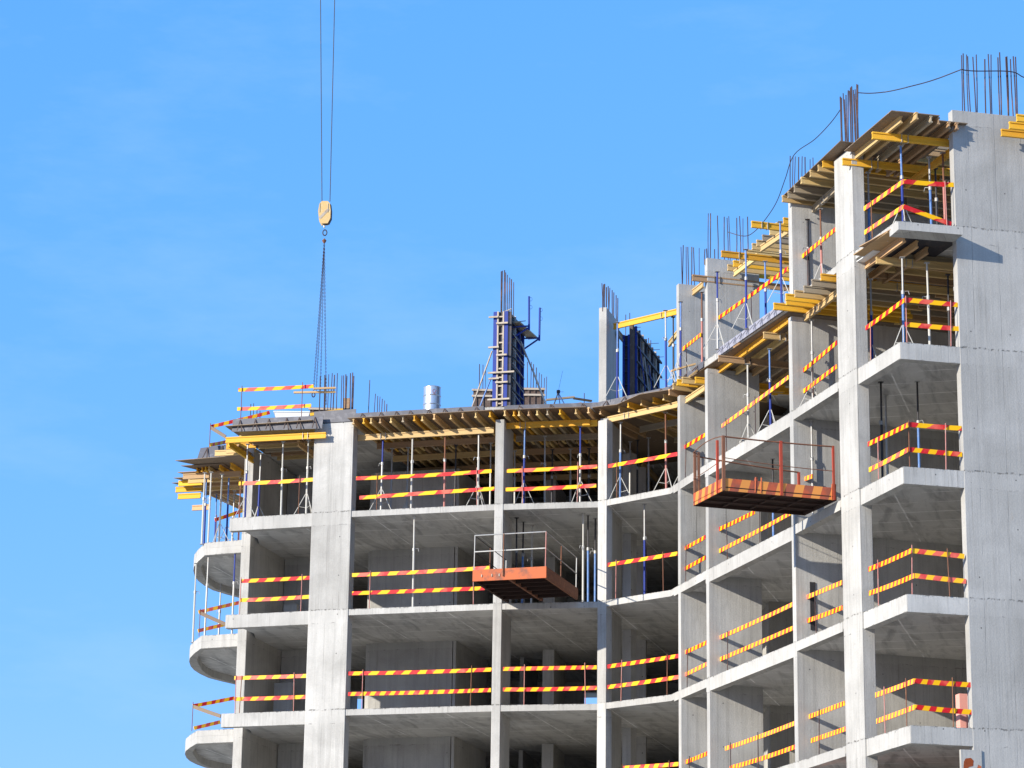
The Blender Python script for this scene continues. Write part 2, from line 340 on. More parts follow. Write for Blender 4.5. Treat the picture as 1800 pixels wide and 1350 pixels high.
# ------------------------------------------------------------------ plan of the building
P_ = dict(P=(-9.42, 87.56), A1=(-6.59, 86.64), A2=(-5.26, 86.24), B=(-.53, 84.95), C=(2.84, 84.34), K=(5.07, 82.29), E=(5.95, 79.24),
          F=(7.90, 72.98), G1=(8.85, 69.69), G2=(9.20, 68.48), H=(9.99, 65.85), I=(11.71, 66.26))
sPA, sA, sAB, sBC, sCK, sKE, sEF, sFG, sG, sGH, sHI = [Seg(P_[a], P_[b]) for a, b in
    (('P', 'A1'), ('A1', 'A2'), ('A2', 'B'), ('B', 'C'), ('C', 'K'), ('K', 'E'), ('E', 'F'), ('F', 'G1'), ('G1', 'G2'), ('G2', 'H'), ('H', 'I'))]
sAC = Seg(P_['A2'], P_['C']); sEH = Seg(P_['E'], P_['H'])
ND = V((.262, .965, 0)); DD = V((.965, -.262, 0))       # left wing inward / along
NR = V((.957, .291, 0)); DR = V((.291, -.957, 0))       # right wing inward / along
PQ = sPA.pt(0, 0, 2.4); Q0 = sPA.pt(0, 0, 2.4)
dHI = sHI.d
Rr = V((P_['I'][0], P_['I'][1], 0))+dHI*9
back = [(Rr.x, Rr.y), (24, 92), (14, 101.5), (-6.5, 104), (-9.0, 99.5), (PQ.x, PQ.y)]
foot = [P_[k] for k in ('P', 'A1', 'A2', 'B', 'C', 'K', 'E', 'F', 'G1', 'G2', 'H', 'I')]+back
ZG = -1.7
g = MB(); g.face([(-900, -300, ZG), (900, -300, ZG), (900, 2200, ZG), (-900, 2200, ZG)])
tag(g.build('ground', M_EARTH), None, None, None, 'structure')

bld = thing('concrete_building', 'unfinished grey concrete apartment building with open floors and curved inner corner', 'building', (0, 82, ZG))
def part(mb, name, mats=M_CON, parent=bld, bevel=0): return mb.build(name, mats, parent, bevel=bevel)
# slabs
for k in range(-1, 7):
    z = Zl[k]; m_ = MB(); m_.prism(foot, z-.2, z, 0, 1); part(m_, 'floor_slab', [M_CON, M_SOF])
    if k < 6:
        for sg, h_, t0, t1 in ((sPA, .45, 0, sPA.L), (sKE, .26, sKE.L*.1, sKE.L), (sEF, .40, 0, sEF.L), (sFG, .27, 0, sFG.L), (sGH, .44, 0, sGH.L), (sHI, .45, 0, sHI.L)):
            e = MB(); e.box(sg.pt(t0, z-h_, .004), sg.d*(t1-t0), sg.n*.25, (0, 0, h_-.2-.003), 0); part(e, 'edge_beam')
            # face strip in front of the slab edge so beam and slab read as one casting
            e2 = MB(); e2.box(sg.pt(t0, z-h_, -.012), sg.d*(t1-t0), sg.n*.014, (0, 0, h_-.002), 0); part(e2, 'edge_beam')
pass
for sg, h_ in ((sGH, .23), (sHI, .25)):
    e = MB(); e.box(sg.pt(0, Zl[6]-h_, -.012), sg.d*sg.L, sg.n*.2, (0, 0, h_-.002)); part(e, 'edge_beam')
zt_ = 22.80; c0, c1 = at_z(1579, 389, zt_), at_z(1692, 398.6, zt_)
e = MB(); e.prism([(c0.x, c0.y), (c1.x, c1.y), ((c1+sHI.n*.62).x, (c1+sHI.n*.62).y), ((c0+sHI.n*.62).x, (c0+sHI.n*.62).y)], zt_-.22, zt_); part(e, 'slab_nib')
# columns and walls: (segment, px0, px1 at z4, depth, top z)
def wall_px(sg, p0, p1, depth, ztop, off=0, name='column', m_=M_CON, zb=ZG, zr=None, jag=0):
    zr = Zl[4] if zr is None else zr
    t0, t1 = sg.t_px(p0, zr, off), sg.t_px(p1, zr, off)
    b = MB(); b.box(sg.pt(t0, zb, off), sg.d*(t1-t0), sg.n*depth, (0, 0, ztop-zb)); return part(b, name, m_, bevel=.015)
z6f = 22.32
colA = wall_px(sA, 542, 612, .45, 22.76, -.03)
colB = wall_px(sBC, 866.5, 882, 1.75, 22.56, -.02)
colC = wall_px(sCK, 1050, 1065.5, .3, 22.40, -.02)
tC = sCK.t_px(1050, Zl[4], -.02)
b = MB(); b.box(sCK.pt(tC, ZG, .1), DD*.27, ND*2.0, (0, 0, 22.5-ZG)); part(b, 'wall', M_WALL)
def inw_wall(px, sg, length, ztop, thick=.22, nv=NR, off=-.02, name='wall', zb=ZG, zr=None):
    zr = Zl[4] if zr is None else zr
    p = sg.at_px(px, zr, off); p.z = zb
    b = MB(); b.box(p, nv*length, sg.d*thick, (0, 0, ztop-zb)); return part(b, name, M_WALL, bevel=.012), p
wD, pD = inw_wall(1192, sKE, 2.2, 22.5)
wE, pE = inw_wall(1241, sEF, 1.72, 22.7, off=-.03)
wF, pF = inw_wall(1391, sEF, 8.0, 22.5, .24)
colG = wall_px(sEH, 1478, 1510, .36, 26.0, -.06)
# wall I
tI = sHI.t_px(1694, Zl[4], 0)
b = MB(); b.box(sHI.pt(tI, ZG, -.02), dHI*2.06, sHI.n*.27, (0, 0, 26.28-ZG)); wI = part(b, 'wall', M_CONI, bevel=.012)
b = MB(); b.box(sHI.pt(tI+2.06, ZG, -.018), dHI*2.04, sHI.n*.3, (0, 0, Zl[6]+.02-ZG)); part(b, 'wall', M_CONI)
for f_ in (.02, .33, .66, .96):
    q_ = V((Rr.x, Rr.y, ZG)).lerp(V((24, 92, ZG)), f_)-dHI*.35; b = MB(); b.box(q_, dHI*.3, sHI.n*.6, (0, 0, Zl[6]-.2-ZG)); part(b, 'column', M_CON)
b = MB(); b.box(V((Rr.x, Rr.y, ZG))-dHI*4.2, dHI*.3, sHI.n*22, (0, 0, Zl[6]-.2-ZG)); part(b, 'inner_wall', M_WALL)
b = MB(); b.box(sHI.pt(tI+2.1, Zl[6]+.02, 2.2), dHI*5, sHI.n*.3, (0, 0, 3.0)); part(b, 'wall', M_WALL)
# upper storey verticals on the roof deck (z6..z7)
def up_wall(px, sg, length, ztop, thick=.22, nv=NR, off=.0, z0=23.005):
    p = sg.at_px(px, 24.5, off); p.z = z0
    b = MB(); b.box(p, nv*length, sg.d*thick, (0, 0, ztop-z0)); return part(b, 'wall', M_WALL, bevel=.012), p
uD, puD = up_wall(1189, sKE, 2.1, 26.25)
uE, puE = up_wall(1239, sEF, 1.75, 26.3)
uF, puF = up_wall(1386.5, sEF, 7.8, 26.0, .24)
pc = sCK.at_px(1052.5, 24.5, 0); pc.z = 23.005
b = MB(); b.box(pc, DD*.26, ND*1.9, (0, 0, 3.28)); uC = part(b, 'wall', M_CON, bevel=.012)
# left end: Q wall with lit edge
pq = at_z(421, 1100, Zl[4]); Qs = Seg((PQ.x, PQ.y), (PQ.x+DD.x*3, PQ.y+DD.y*3))
tq0, tq1 = Qs.t_px(418.5, Zl[4]), Qs.t_px(434.5, Zl[4])
b = MB(); b.box(Qs.pt(tq0, ZG, -.03), Qs.d*(tq1-tq0), ND*4.6, (0, 0, 22.77-ZG)); part(b, 'wall', M_CON, bevel=.012)
b = MB(); b.box(Qs.pt(tq0, ZG, 6.2), Qs.d*.3, ND*6, (0, 0, 22.77-ZG)); part(b, 'wall', M_WALL)
# interior walls and core
def iw(sg, p0, p1, off, thick=.25, ztop=22.3, zr=None, zb=ZG, m_=M_WALL):
    zr = Zl[4]+1.5 if zr is None else zr
    t0, t1 = sg.t_px(p0, zr, off), sg.t_px(p1, zr, off)
    b = MB(); b.box(sg.pt(t0, zb, off), sg.d*(t1-t0), sg.n*thick, (0, 0, ztop-zb)); return part(b, 'inner_wall', m_)
iw(sAB, 652, 797, 5.2, .3); iw(sAB, 797, 802, 5.2, 4, zr=Zl[4])
iw(sAB, 646, 652, 5.4, 3.5)
iw(sPA, 498, 560, 5.8, .25)
iw(sPA, 500, 522, 4.6, .2, Zl[4]+1.2, zb=Zl[4]); iw(sPA, 488, 520, 4.6, .2, Zl[3]+1.75, zb=Zl[3])
iw(sCK, 1094, 1109, 3.6, .3); iw(sBC, 955, 975, 7.5, 2.5)
iw(sBC, 1112, 1135, 6, .3); iw(sBC, 915, 922, 9, 3)
# rear walls (with openings on one storey), right core
rs = Seg((-8.6, 99.6), (14, 98.6)); ws = []
def rear(z0, z1, holes):
    x = -0.0; segs = []
    for a, b_ in holes: segs.append((x, a)); x = b_
    segs.append((x, rs.L))
    for a, b_ in segs:
        if b_-a > .02:
            m1 = MB(); m1.box(rs.pt(a, z0, 0), rs.d*(b_-a), rs.n*.25, (0, 0, z1-z0)); part(m1, 'rear_wall', M_WALL)
rear(ZG, Zl[3], []); rear(Zl[4]-.2, 22.8, [])
hs_ = []
for a, b_ in ((611, 637), (955, 965), (1027, 1052)): hs_.append((rs.t_px(a, Zl[3]+2), rs.t_px(b_, Zl[3]+2)))
rear(Zl[3], Zl[3]+1.5, []); rear(Zl[3]+1.5, Zl[3]+2.72, hs_); rear(Zl[3]+2.72, Zl[4]-.2, [])
b = MB(); b.box((13.8, 78, ZG), (.3, 0, 0), (0, 21, 0), (0, 0, 22.3-ZG)); part(b, 'inner_wall', M_WALL)
b = MB(); b.box((8.2, 83.2, ZG), (.35, .05, 0), (-.2, 5, 0), (0, 0, 22.3-ZG)); part(b, 'inner_wall', M_WALL)
b = MB(); b.box((8.2, 82.9, ZG), (5, .9, 0), (0, .25, 0), (0, 0, 22.3-ZG)); part(b, 'inner_wall', M_WALL)
b = MB(); b.box(V((P_['I'][0], P_['I'][1], ZG))+dHI*4.1+sHI.n*.4, dHI*.3, sHI.n*9, (0, 0, 22.5-ZG)); part(b, 'inner_wall', M_WALL)
# round balconies
zb4 = Zl[4]-.45
out_px = [(418, 1136), (353, 1140), (341, 1149), (333.5, 1157), (332.5, 1163), (335, 1171), (341, 1178), (352, 1185), (367, 1192), (388, 1197.5), (414, 1203.5)]
bo = [at_z(x, y, zb4) for x, y in out_px]
bo2 = [(p.x, p.y) for p in bo]
cx_ = sum(p[0] for p in bo2)/len(bo2)+1; cy_ = sum(p[1] for p in bo2)/len(bo2)
lastp = bo2[-1]
inner = [(lastp[0]+1.5, lastp[1]+.2), (Qs.pt(tq0+.1).x, Qs.pt(tq0+.1).y)]
for k in range(-1, 6):
    z = Zl[k]; m1 = MB(); m1.prism(bo2+inner, z-.2, z, 0, 1); bs = part(m1, 'balcony_slab', [M_CON, M_SOF])
    m2 = MB()
    n_ = len(bo2); ins = []
    for i, p in enumerate(bo2):
        v = V((cx_-p[0], cy_-p[1])); v.normalize(); ins.append((p[0]+v.x*.34, p[1]+v.y*.34))
    ins[0] = (bo2[0][0]+.05, bo2[0][1]+.3)
    for i in range(n_-1):
        q = [bo2[i], bo2[i+1], ins[i+1], ins[i]]
        ar = sum(q[j][0]*q[(j+1) % 4][1]-q[(j+1) % 4][0]*q[j][1] for j in range(4))
        if ar < 0: q = q[::-1]
        m2.hexa([(x, y, z-.45) for x, y in q], [(x, y, z-.203) for x, y in q], 0)
        a, c_ = V((*bo2[i], 0)), V((*bo2[i+1], 0))
    m2.build('edge_beam', [M_CON], bld)

# ------------------------------------------------------------------ rebar (sub-parts of the column or wall they stand in)
nbar = [0]
plD = Seg((puD.x, puD.y), (puD.x+NR.x*2, puD.y+NR.y*2)); plE = Seg((puE.x, puE.y), (puE.x+NR.x*2, puE.y+NR.y*2)); plF = Seg((puF.x, puF.y), (puF.x+NR.x*2, puF.y+NR.y*2)); plC = Seg((pc.x+.13*DD.x, pc.y+.13*DD.y), (pc.x+.13*DD.x+ND.x, pc.y+.13*DD.y+ND.y))
def bars(parent, plane, off, lst, zbase=None, y=None, r=.013):
    r *= 1.2
    for px, yt in lst:
        j = random.uniform(-.8, .8)
        if y is not None: b0 = at_y(px+j*.5, yt+60, y); top = at_y(px, yt, y)
        else: top = plane.hit(px, yt, off)
        base = V((top.x+random.uniform(-.04, .04), top.y, zbase if zbase is not None else 23.0))
        m1 = MB(); mid = (base+top)/2+V((random.uniform(-.015, .015), 0, 0)); m1.poly([base, mid, top], r*random.uniform(.8, 1.25), 6)
        m1.build('rebar', S_BRS, parent); nbar[0] += 1
bars(wI, sHI, .3, [(1690, 97), (1693, 94), (1699, 96), (1701, 99), (1710, 100), (1716, 96), (1731, 104), (1737, 95), (1742, 96), (1754, 101), (1757, 92), (1768, 100), (1770, 99), (1776, 104), (1781, 99), (1785, 100)], 26.2)
bars(colG, sEH, .1, [(1477, 170), (1479, 172), (1482, 164), (1487, 167), (1491, 159), (1495, 154), (1497, 152), (1500, 158), (1503, 157), (1506, 148), (1508, 149), (1484, 175), (1493, 160), (1501, 165)], 25.9)
bars(uF, plF, -.12, [(1389, 274), (1394, 274), (1398, 275), (1404, 276), (1410, 275), (1415, 276), (1424, 280), (1429, 277)], 25.9, r=.011)
bars(uD, plD, -.1, [(1197, 434), (1201, 431), (1206, 434), (1209, 434), (1216, 434), (1219, 435), (1229, 436)], 26.1, r=.011)
bars(uE, plE, -.1, [(1239, 438), (1242, 437), (1245, 375), (1249, 375), (1256, 438), (1261, 379), (1273, 381), (1278, 383), (1281, 380), (1295, 383), (1300, 380), (1306, 384), (1314, 381)], 26.1, r=.011)
bars(uC, plC, 0, [(1058, 498), (1061, 500), (1063, 499), (1066, 505), (1069, 503), (1072, 506), (1076, 510), (1079, 514), (1083, 519), (1086, 524)], 26.1, r=.014)
slab6 = [o for o in bld.children if o.name.startswith('floor_slab')][-1]
bars(slab6, None, 0, [(881, 477), (883, 476), (887, 475), (889, 479), (892, 483), (896, 488), (899, 491), (903, 496)], 23.0, y=86.4, r=.014)
bars(slab6, None, 0, [(563, 661), (571, 659), (573, 662), (578, 658), (584, 656), (588, 659), (593, 656), (601, 660), (604, 660), (608, 658), (610, 661), (616, 656), (620, 655), (622, 661), (650, 668)], 23.0, y=90, r=.014)
bars(slab6, None, 0, [(660, 692), (664, 696), (668, 697), (672, 701), (676, 704), (680, 710)], 23.0, y=88.5, r=.012)
bars(slab6, None, 0, [(843, 640), (849, 641), (854, 643), (920, 640), (927, 636), (934, 636), (938, 640), (943, 646), (948, 655), (952, 658), (957, 664), (961, 662)], 23.0, y=93, r=.011)
bars(slab6, None, 0, [(441, 710), (446, 709), (452, 717), (457, 722), (1027, 691)], 23.0, y=92, r=.012)
print('rebars', nbar[0])

# ------------------------------------------------------------------ barriers
def board(par, p0, p1, period, m_=M_STR, ht=.125):
    n = 4; L0 = (p1-p0).length; sg_ = random.uniform(.0, .006)*L0; kx = random.uniform(-.012, .012); pts = [p0.lerp(p1, k/n)+V((0, kx*math.sin(math.pi*k/n)*2, -4*sg_*(k/n)*(1-k/n))) for k in range(n+1)]
    m1 = MB(); acc = 0
    for a, b_ in zip(pts[:-1], pts[1:]):
        i0 = len(m1.uv); m1.bar(a, b_, .025, ht, lenuv=1/period)
        for q in range(i0, len(m1.uv)): m1.uv[q] = [(u_+acc/period, v_) for u_, v_ in m1.uv[q]]
        acc += (b_-a).length
    return m1.build('board', m_, par)
def barrier(label, boards, posts, zf, off=None):
    """boards: (seg, x0,y0,x1,y1, period); posts: (seg, px, ytop)"""
    b0 = boards[0]
    if off is None: off = .33 if b0[0] in (sEF, sFG) else .14 if b0[0] is sKE else .06
    base = b0[0].hit(b0[1], b0[2], off); base.z = zf; right = b0[0] in (sEF, sFG, sKE)
    t = thing('safety_barrier', label, 'barrier', base, 'striped safety barriers along the open floor edges')
    for sg, x0, y0, x1, y1, per in boards:
        board(t, sg.hit(x0, y0, off), sg.hit(x1, y1, off), per)
    for sg, px, yt in posts:
        top = sg.hit(px, yt, off-.035); bp = V((top.x+random.uniform(-.03, .03), top.y+random.uniform(-.03, .03), zf))
        m1 = MB(); m1.tube(bp, top, .014, 6); m1.build('post', S_BRS if right else random.choice([S_PNK, S_RST, S_PNK]), t)
    return t
z2, z3, z4, z5, z6, z7 = [Zl[k] for k in (2, 3, 4, 5, 6, 7)]
B_ = barrier
B_('faded striped two-board barrier in the wide right bay at the bottom edge of the picture', [(sEF, 1275, 1316, 1398, 1271, .22), (sEF, 1283, 1350, 1400, 1312, .24)], [(sEF, 1284, 1305), (sEF, 1332, 1287)], z2)
B_('striped barrier left of the tall pillar on the lowest visible floor', [(sFG, 1422, 1260, 1485, 1236, .2), (sFG, 1426, 1302, 1487, 1281, .2)], [(sFG, 1440, 1246)], z2)
B_('striped corner barrier on the lowest square balcony with salmon block behind', [(sGH, 1539, 1222, 1607, 1197, .2), (sHI, 1608, 1197, 1708, 1204, .36), (sGH, 1541, 1268, 1608, 1243, .2), (sHI, 1609, 1243, 1710, 1252, .36)], [(sGH, 1554, 1207), (sGH, 1592, 1192), (sHI, 1674, 1191)], z2, .02)
B_('single striped board in the curved corner at the bottom edge of the picture', [(sCK, 1096, 1350, 1193, 1343, .4)], [(sCK, 1094, 1343), (sCK, 1176, 1337)], z2)
B_('short striped board in the narrow corner bay at the bottom edge', [(sKE, 1201, 1341, 1244, 1324, .26)], [(sKE, 1212, 1329)], z2)
B_('striped barrier left of the wide pillar on the lowest visible left floor', [(sPA, 412, 1192, 540, 1188, .52), (sPA, 412, 1229, 537, 1225, .52)], [(sPA, 415, 1187), (sPA, 425, 1188), (sPA, 517, 1182)], z3)
B_('striped barrier right of the wide pillar on the lowest visible left floor', [(sAB, 612, 1184, 864, 1177, .55), (sAB, 612, 1220, 863, 1213, .33)], [(sAB, 638, 1177), (sAB, 829, 1170)], z3)
B_('striped barrier between the two thin pillars two floors below the steel platform', [(sBC, 884, 1176, 1049, 1173, .36), (sBC, 884, 1212, 1049, 1209, .42)], [(sBC, 922, 1168), (sBC, 1028, 1165)], z3)
B_('striped barrier in the curved corner bay two floors below the formwork', [(sCK, 1066, 1172, 1193, 1153, .40), (sCK, 1066, 1208, 1193, 1190, .48)], [(sCK, 1093, 1160), (sCK, 1173, 1150)], z3)
B_('short striped barrier in the narrow corner bay two floors below the formwork', [(sKE, 1195, 1151, 1243, 1129, .34), (sKE, 1198, 1189, 1243, 1167, .34)], [(sKE, 1209, 1139)], z3)
B_('striped two-board barrier in the wide right bay second floor up from the picture edge', [(sEF, 1265, 1121, 1394, 1062, .3), (sEF, 1266, 1159, 1394, 1104, .28)], [(sEF, 1279, 1109)], z3)
B_('striped barrier left of the tall pillar beside the dark wall slot', [(sFG, 1418, 1050, 1480, 1024, .24), (sFG, 1420, 1091, 1481, 1068, .24)], [(sFG, 1432, 1038)], z3)
B_('striped corner barrier on the second lowest square balcony', [(sGH, 1527, 1001, 1602, 968, .24), (sHI, 1603, 968, 1695, 978, .44), (sGH, 1528, 1043, 1607, 1012, .22), (sHI, 1608, 1012, 1698, 1022, .40)], [(sGH, 1543, 984), (sHI, 1603, 958), (sHI, 1665, 964)], z3, .02)
B_('striped barrier left of the wide pillar one floor below the formwork', [(sPA, 424, 1021.5, 546, 1015.5, .56), (sPA, 422, 1055, 544, 1049, .56)], [(sPA, 424, 1015), (sPA, 531, 1009)], z4)
B_('striped barrier right of the wide pillar running behind the orange platform', [(sAB, 619, 1011, 862, 998, .66), (sAB, 619, 1043, 852, 1034, .62)], [(sAB, 651, 1003), (sAB, 832, 995)], z4)
B_('single striped board in the curved corner bay beside the orange platform', [(sCK, 1062, 994, 1191, 973, .62)], [(sCK, 1083, 984), (sCK, 1165, 970)], z4)
B_('short striped barrier in the narrow corner bay one floor below the formwork', [(sKE, 1196, 968, 1240, 944, .36), (sKE, 1196, 1004, 1240, 980, .36)], [(sKE, 1206, 957)], z4)
B_('striped barrier just under the hanging striped platform', [(sEF, 1263, 931, 1327, 900, .3), (sEF, 1264, 969, 1390, 902, .3)], [(sEF, 1277, 917), (sEF, 1335, 890)], z4)
B_('stub of striped board behind the striped platform rail', [(sFG, 1408, 845, 1428, 837, .26)], [(sFG, 1407, 822)], z4)
B_('striped corner barrier on the middle square balcony with steel props behind', [(sGH, 1526, 781, 1596, 747, .32), (sHI, 1597, 746, 1690, 753, .8), (sGH, 1528, 826, 1595, 791, .5), (sHI, 1596, 790, 1691, 799, .42)], [(sGH, 1543, 768), (sHI, 1597, 739), (sHI, 1662, 744)], z4, .02)
B_('single striped board left of the wide pillar under the timber formwork', [(sPA, 420, 850, 550, 843, .84)], [(sPA, 424, 843), (sPA, 527, 836)], z5)
B_('long striped barrier right of the wide pillar under the timber formwork', [(sAB, 626, 841, 864, 828, .98), (sAB, 632, 875, 869, 859, .98)], [(sAB, 663, 832), (sAB, 838, 822)], z5)
B_('striped barrier between the two thin pillars under the timber formwork', [(sBC, 891, 828, 1050, 820, 1.0), (sBC, 889, 860.5, 1048, 853.5, 1.0)], [(sBC, 918, 820), (sBC, 1016, 812)], z5)
B_('single striped board in the curved corner bay under the timber formwork', [(sCK, 1066, 820, 1191, 798, .9)], [(sCK, 1084, 811)], z5)
B_('short striped board in the narrow corner bay under the timber formwork', [(sKE, 1193, 792, 1240, 764, .5)], [(sKE, 1206, 776)], z5)
B_('long single striped board climbing above the striped platform', [(sEF, 1269, 749, 1386, 663, .4)], [(sEF, 1276, 735), (sEF, 1327, 697)], z5)
B_('striped two-board barrier left of the tall pillar above the striped platform', [(sFG, 1411, 652, 1471, 602, .34), (sFG, 1410, 690, 1471, 644, .34)], [(sFG, 1427, 634)], z5)
B_('striped corner barrier on the second square balcony from the top', [(sGH, 1522, 577, 1589, 528, .42), (sHI, 1590, 527, 1683, 536, .62), (sHI, 1591, 570, 1685, 578, .62)], [(sGH, 1530, 566), (sHI, 1592, 520), (sHI, 1671, 528)], z5, .02)
B_('single striped board left of the tall pillar on the topmost floor', [(sFG, 1409, 452, 1470, 402, .3)], [(sFG, 1419, 436)], z6)
B_('striped corner barrier on the topmost square balcony with drooping lower board', [(sGH, 1519, 367, 1588, 319, .44), (sHI, 1589, 319, 1676, 325, .9), (sGH, 1520, 409, 1587, 364, .5), (sHI, 1588, 363, 1672, 394, 1.1)], [(sGH, 1531, 352), (sHI, 1661, 318)], z6, .02)
B_('long striped board slanting across the blue props on the upper right deck', [(sEF, 1257, 563, 1385, 472, .42)], [(sEF, 1320, 511)], z6)
B_('short striped board slanting behind the blue prop on the roof deck', [(sKE, 1200, 614, 1232, 588, .3)], [(sKE, 1206, 606)], z6)
# barriers on the deck above the left end and around the round balconies
def free_barrier(label, boards, posts, zf, group='striped safety barriers along the open floor edges'):
    p = boards[0][0].copy(); p.z = zf
    t = thing('safety_barrier', label, 'barrier', p, group)
    for a, b_, per, plain in boards: board(t, a, b_, per, M_STR if not plain else W_P)
    for top in posts:
        m1 = MB(); m1.tube((top.x, top.y, zf), top, .014, 6); m1.build('post', S_RST, t)
    return t
def hy(lst, y): return [at_y(a, b_, y) for a, b_ in lst]
yy = 87.4
free_barrier('striped two-board barrier standing highest at the left end of the roof deck', [(at_y(419, 685.5, yy), at_y(551, 679, yy-.3), .62, 0), (at_y(417, 719, yy), at_y(547, 713, yy-.3), .60, 0)], [at_y(425.5, 678, yy-.05), at_y(532, 672, yy-.35)], z6)
ya, yb = 91.0, 91.6
free_barrier('striped barrier with a brown side board at the far left corner of the roof deck', [(at_y(371, 750, ya), at_y(474, 725, yb), .36, 0), (at_y(369, 782, ya), at_y(400, 776, ya+1), .36, 0), (at_y(371, 752, ya), at_y(397, 768, ya-2), .4, 1)], [at_y(370, 744, ya-.05)], z6)
bal = [V((*p, 0)) for p in bo2]
def bal_pt(px, py, z=None): return None
for (lab, zf, b1, b2, b3, b4, pt) in (
    ('lowest striped barrier on the far left round balconies', z3, (339, 1241, 412, 1227), (341, 1280, 387, 1269), (340, 1242, 388, 1259), (336, 1274, 360, 1282), (339.5, 1234)),
    ('middle striped barrier on the far left round balconies', z4, (349, 1076, 422, 1059), (348, 1109, 399, 1097), (353, 1078, 398, 1098), (348, 1109, 349, 1109), (352, 1070))):
    y0 = 90.9
    def pp(x, y, yy_=None):
        yv = (bo[1].y+.15) if yy_ is None else yy_
        return at_y(x, y, yv)
    bl = [(pp(b1[0], b1[1]), pp(b1[2], b1[3], bo[1].y+.9), .34, 0), (pp(b2[0], b2[1]), pp(b2[2], b2[3], bo[1].y+.7), .34, 0), (pp(b3[0], b3[1]), pp(b3[2], b3[3], bo[1].y-1.3), .4, 1)]
    free_barrier(lab, bl, [pp(*pt)], zf)
free_barrier('short striped board between the props of the top round balcony', [(at_y(378, 914, 92.5), at_y(428, 897, 93.4), .5, 0)], [at_y(381, 905, 92.4)], z5)

# ------------------------------------------------------------------ steel props
pk = {}
def prop(base, ztop, label, scheme='grey', tri=False, cut=None):
    base = V(base); H_ = ztop-base.z; zm = base.z+(H_*.64 if cut is None else cut)
    lo_, up_ = dict(grey=(S_GAL, S_GAL), white=(S_WHT, S_WHT), bluelow=(S_BLU, S_GAL), blueup=(S_GAL, S_BLU), blue=(S_BLU, S_LBL), dark=(S_DRK, S_DRK), pale=(S_LBL, S_GAL), rust=(S_PNK, S_RST), darkup=(S_LBL, S_DRK), whitelow=(S_WHT, S_GAL))[scheme]
    t = thing('shoring_prop', label, 'steel prop', base, 'adjustable steel props')
    top = V((base.x+random.uniform(-.02, .02), base.y, ztop)); mid = base.lerp(top, (zm-base.z)/H_)
    m1 = MB(); m1.tube(base, mid, .034, 8); m1.build('outer_tube', lo_, t)
    m1 = MB(); m1.tube(mid, top, .026, 8); m1.build('inner_tube', up_, t)
    m1 = MB(); m1.tube(mid-V((0, 0, .07)), mid+V((0, 0, .03)), .048, 8); a = random.uniform(0, 6.28)
    m1.poly([mid, mid+V((math.cos(a)*.14, math.sin(a)*.14, .02)), mid+V((math.cos(a)*.17, math.sin(a)*.17, -.08))], .009, 5); m1.build('collar', S_GAL, t)
    m1 = MB(); m1.box(base+V((-.07, -.07, 0)), (.14, 0, 0), (0, .14, 0), (0, 0, .01)); m1.build('base_plate', S_GAL, t)
    m1 = MB(); m1.box(top+V((-.07, -.07, -.012)), (.14, 0, 0), (0, .14, 0), (0, 0, .01))
    m1.build('head_plate', S_DRK if scheme == 'dark' else S_GAL, t)
    if tri:
        a0 = random.uniform(0, 2)
        for k in range(3):
            a = a0+k*2.094; e = base+V((math.cos(a)*.43, math.sin(a)*.43, .01)); m1 = MB()
            m1.tube(base+V((math.cos(a)*.04, math.sin(a)*.04, .78)), e, .013, 5)
            h = base.lerp(e, .55); m1.tube(base+V((0, 0, .3)), V((h.x, h.y, base.z+.34)), .009, 5); m1.build('leg', S_WHT, t)
    return t
def props(sg, off, z0, ztop, lst, where):
    for i, it in enumerate(lst):
        px, sch, tri = it[0], it[1], it[2]; o_ = it[3] if len(it) > 3 else off; zt = it[4] if len(it) > 4 else ztop
        nm = {'grey': 'galvanised', 'white': 'whitish', 'bluelow': 'grey and blue', 'blueup': 'grey and blue', 'blue': 'blue', 'dark': 'dark', 'pale': 'pale blue', 'rust': 'rusty pink', 'darkup': 'dark and pale blue', 'whitelow': 'whitish'}[sch]
        prop(sg.at_px(px, z0+1.2, o_)*1.0 + V((0, 0, -1.2)), zt, '%s %sprop, %s %s' % (nm, 'tripod ' if tri else '', ORD[i], where), sch, tri)
ZP = 22.36
props(sPA, .45, z5, ZP, [(433, 'bluelow', 1), (455, 'bluelow', 1, 1.8), (496, 'white', 0), (540, 'white', 1)], 'from the left beside the wide pillar')
props(sAB, .45, z5, ZP, [(671, 'blueup', 1), (724, 'white', 0), (782, 'rust', 0), (841, 'whitelow', 1)], 'from the left right of the wide pillar')
props(sAB, 2.2, z5, ZP, [(688, 'grey', 0), (716, 'grey', 1), (800, 'dark', 0), (862, 'grey', 0)], 'from the left in the second row right of the wide pillar')
props(sBC, .45, z5, ZP, [(921, 'blue', 1), (958, 'grey', 0, 1.6), (1020, 'blueup', 1)], 'from the left between the two thin pillars under formwork')
props(sBC, 3.4, z5, ZP, [(905, 'grey', 0), (970, 'dark', 0), (1003, 'grey', 0), (1035, 'dark', 0)], 'from the left deep behind the two thin pillars')
props(sCK, .45, z5, ZP, [(1090, 'pale', 1), (1171, 'rust', 1)], 'from the left in the curved corner bay under formwork')
props(sCK, 2.6, z5, ZP, [(1107, 'grey', 1), (1120, 'dark', 0), (1140, 'grey', 0)], 'from the left deep inside the curved corner bay')
props(sKE, .45, z5, ZP, [(1205, 'grey', 1)], 'just right of the narrow corner wall edge')
props(sEF, .5, z5, ZP, [(1266, 'white', 1), (1298, 'bluelow', 1, 1.0), (1315, 'white', 1), (1354, 'blue', 1)], 'from the left above the striped hanging platform')
props(sFG, .5, z5, ZP, [(1428, 'grey', 1), (1418, 'dark', 0, 1.2)], 'beside the bare wall left of the tall pillar')
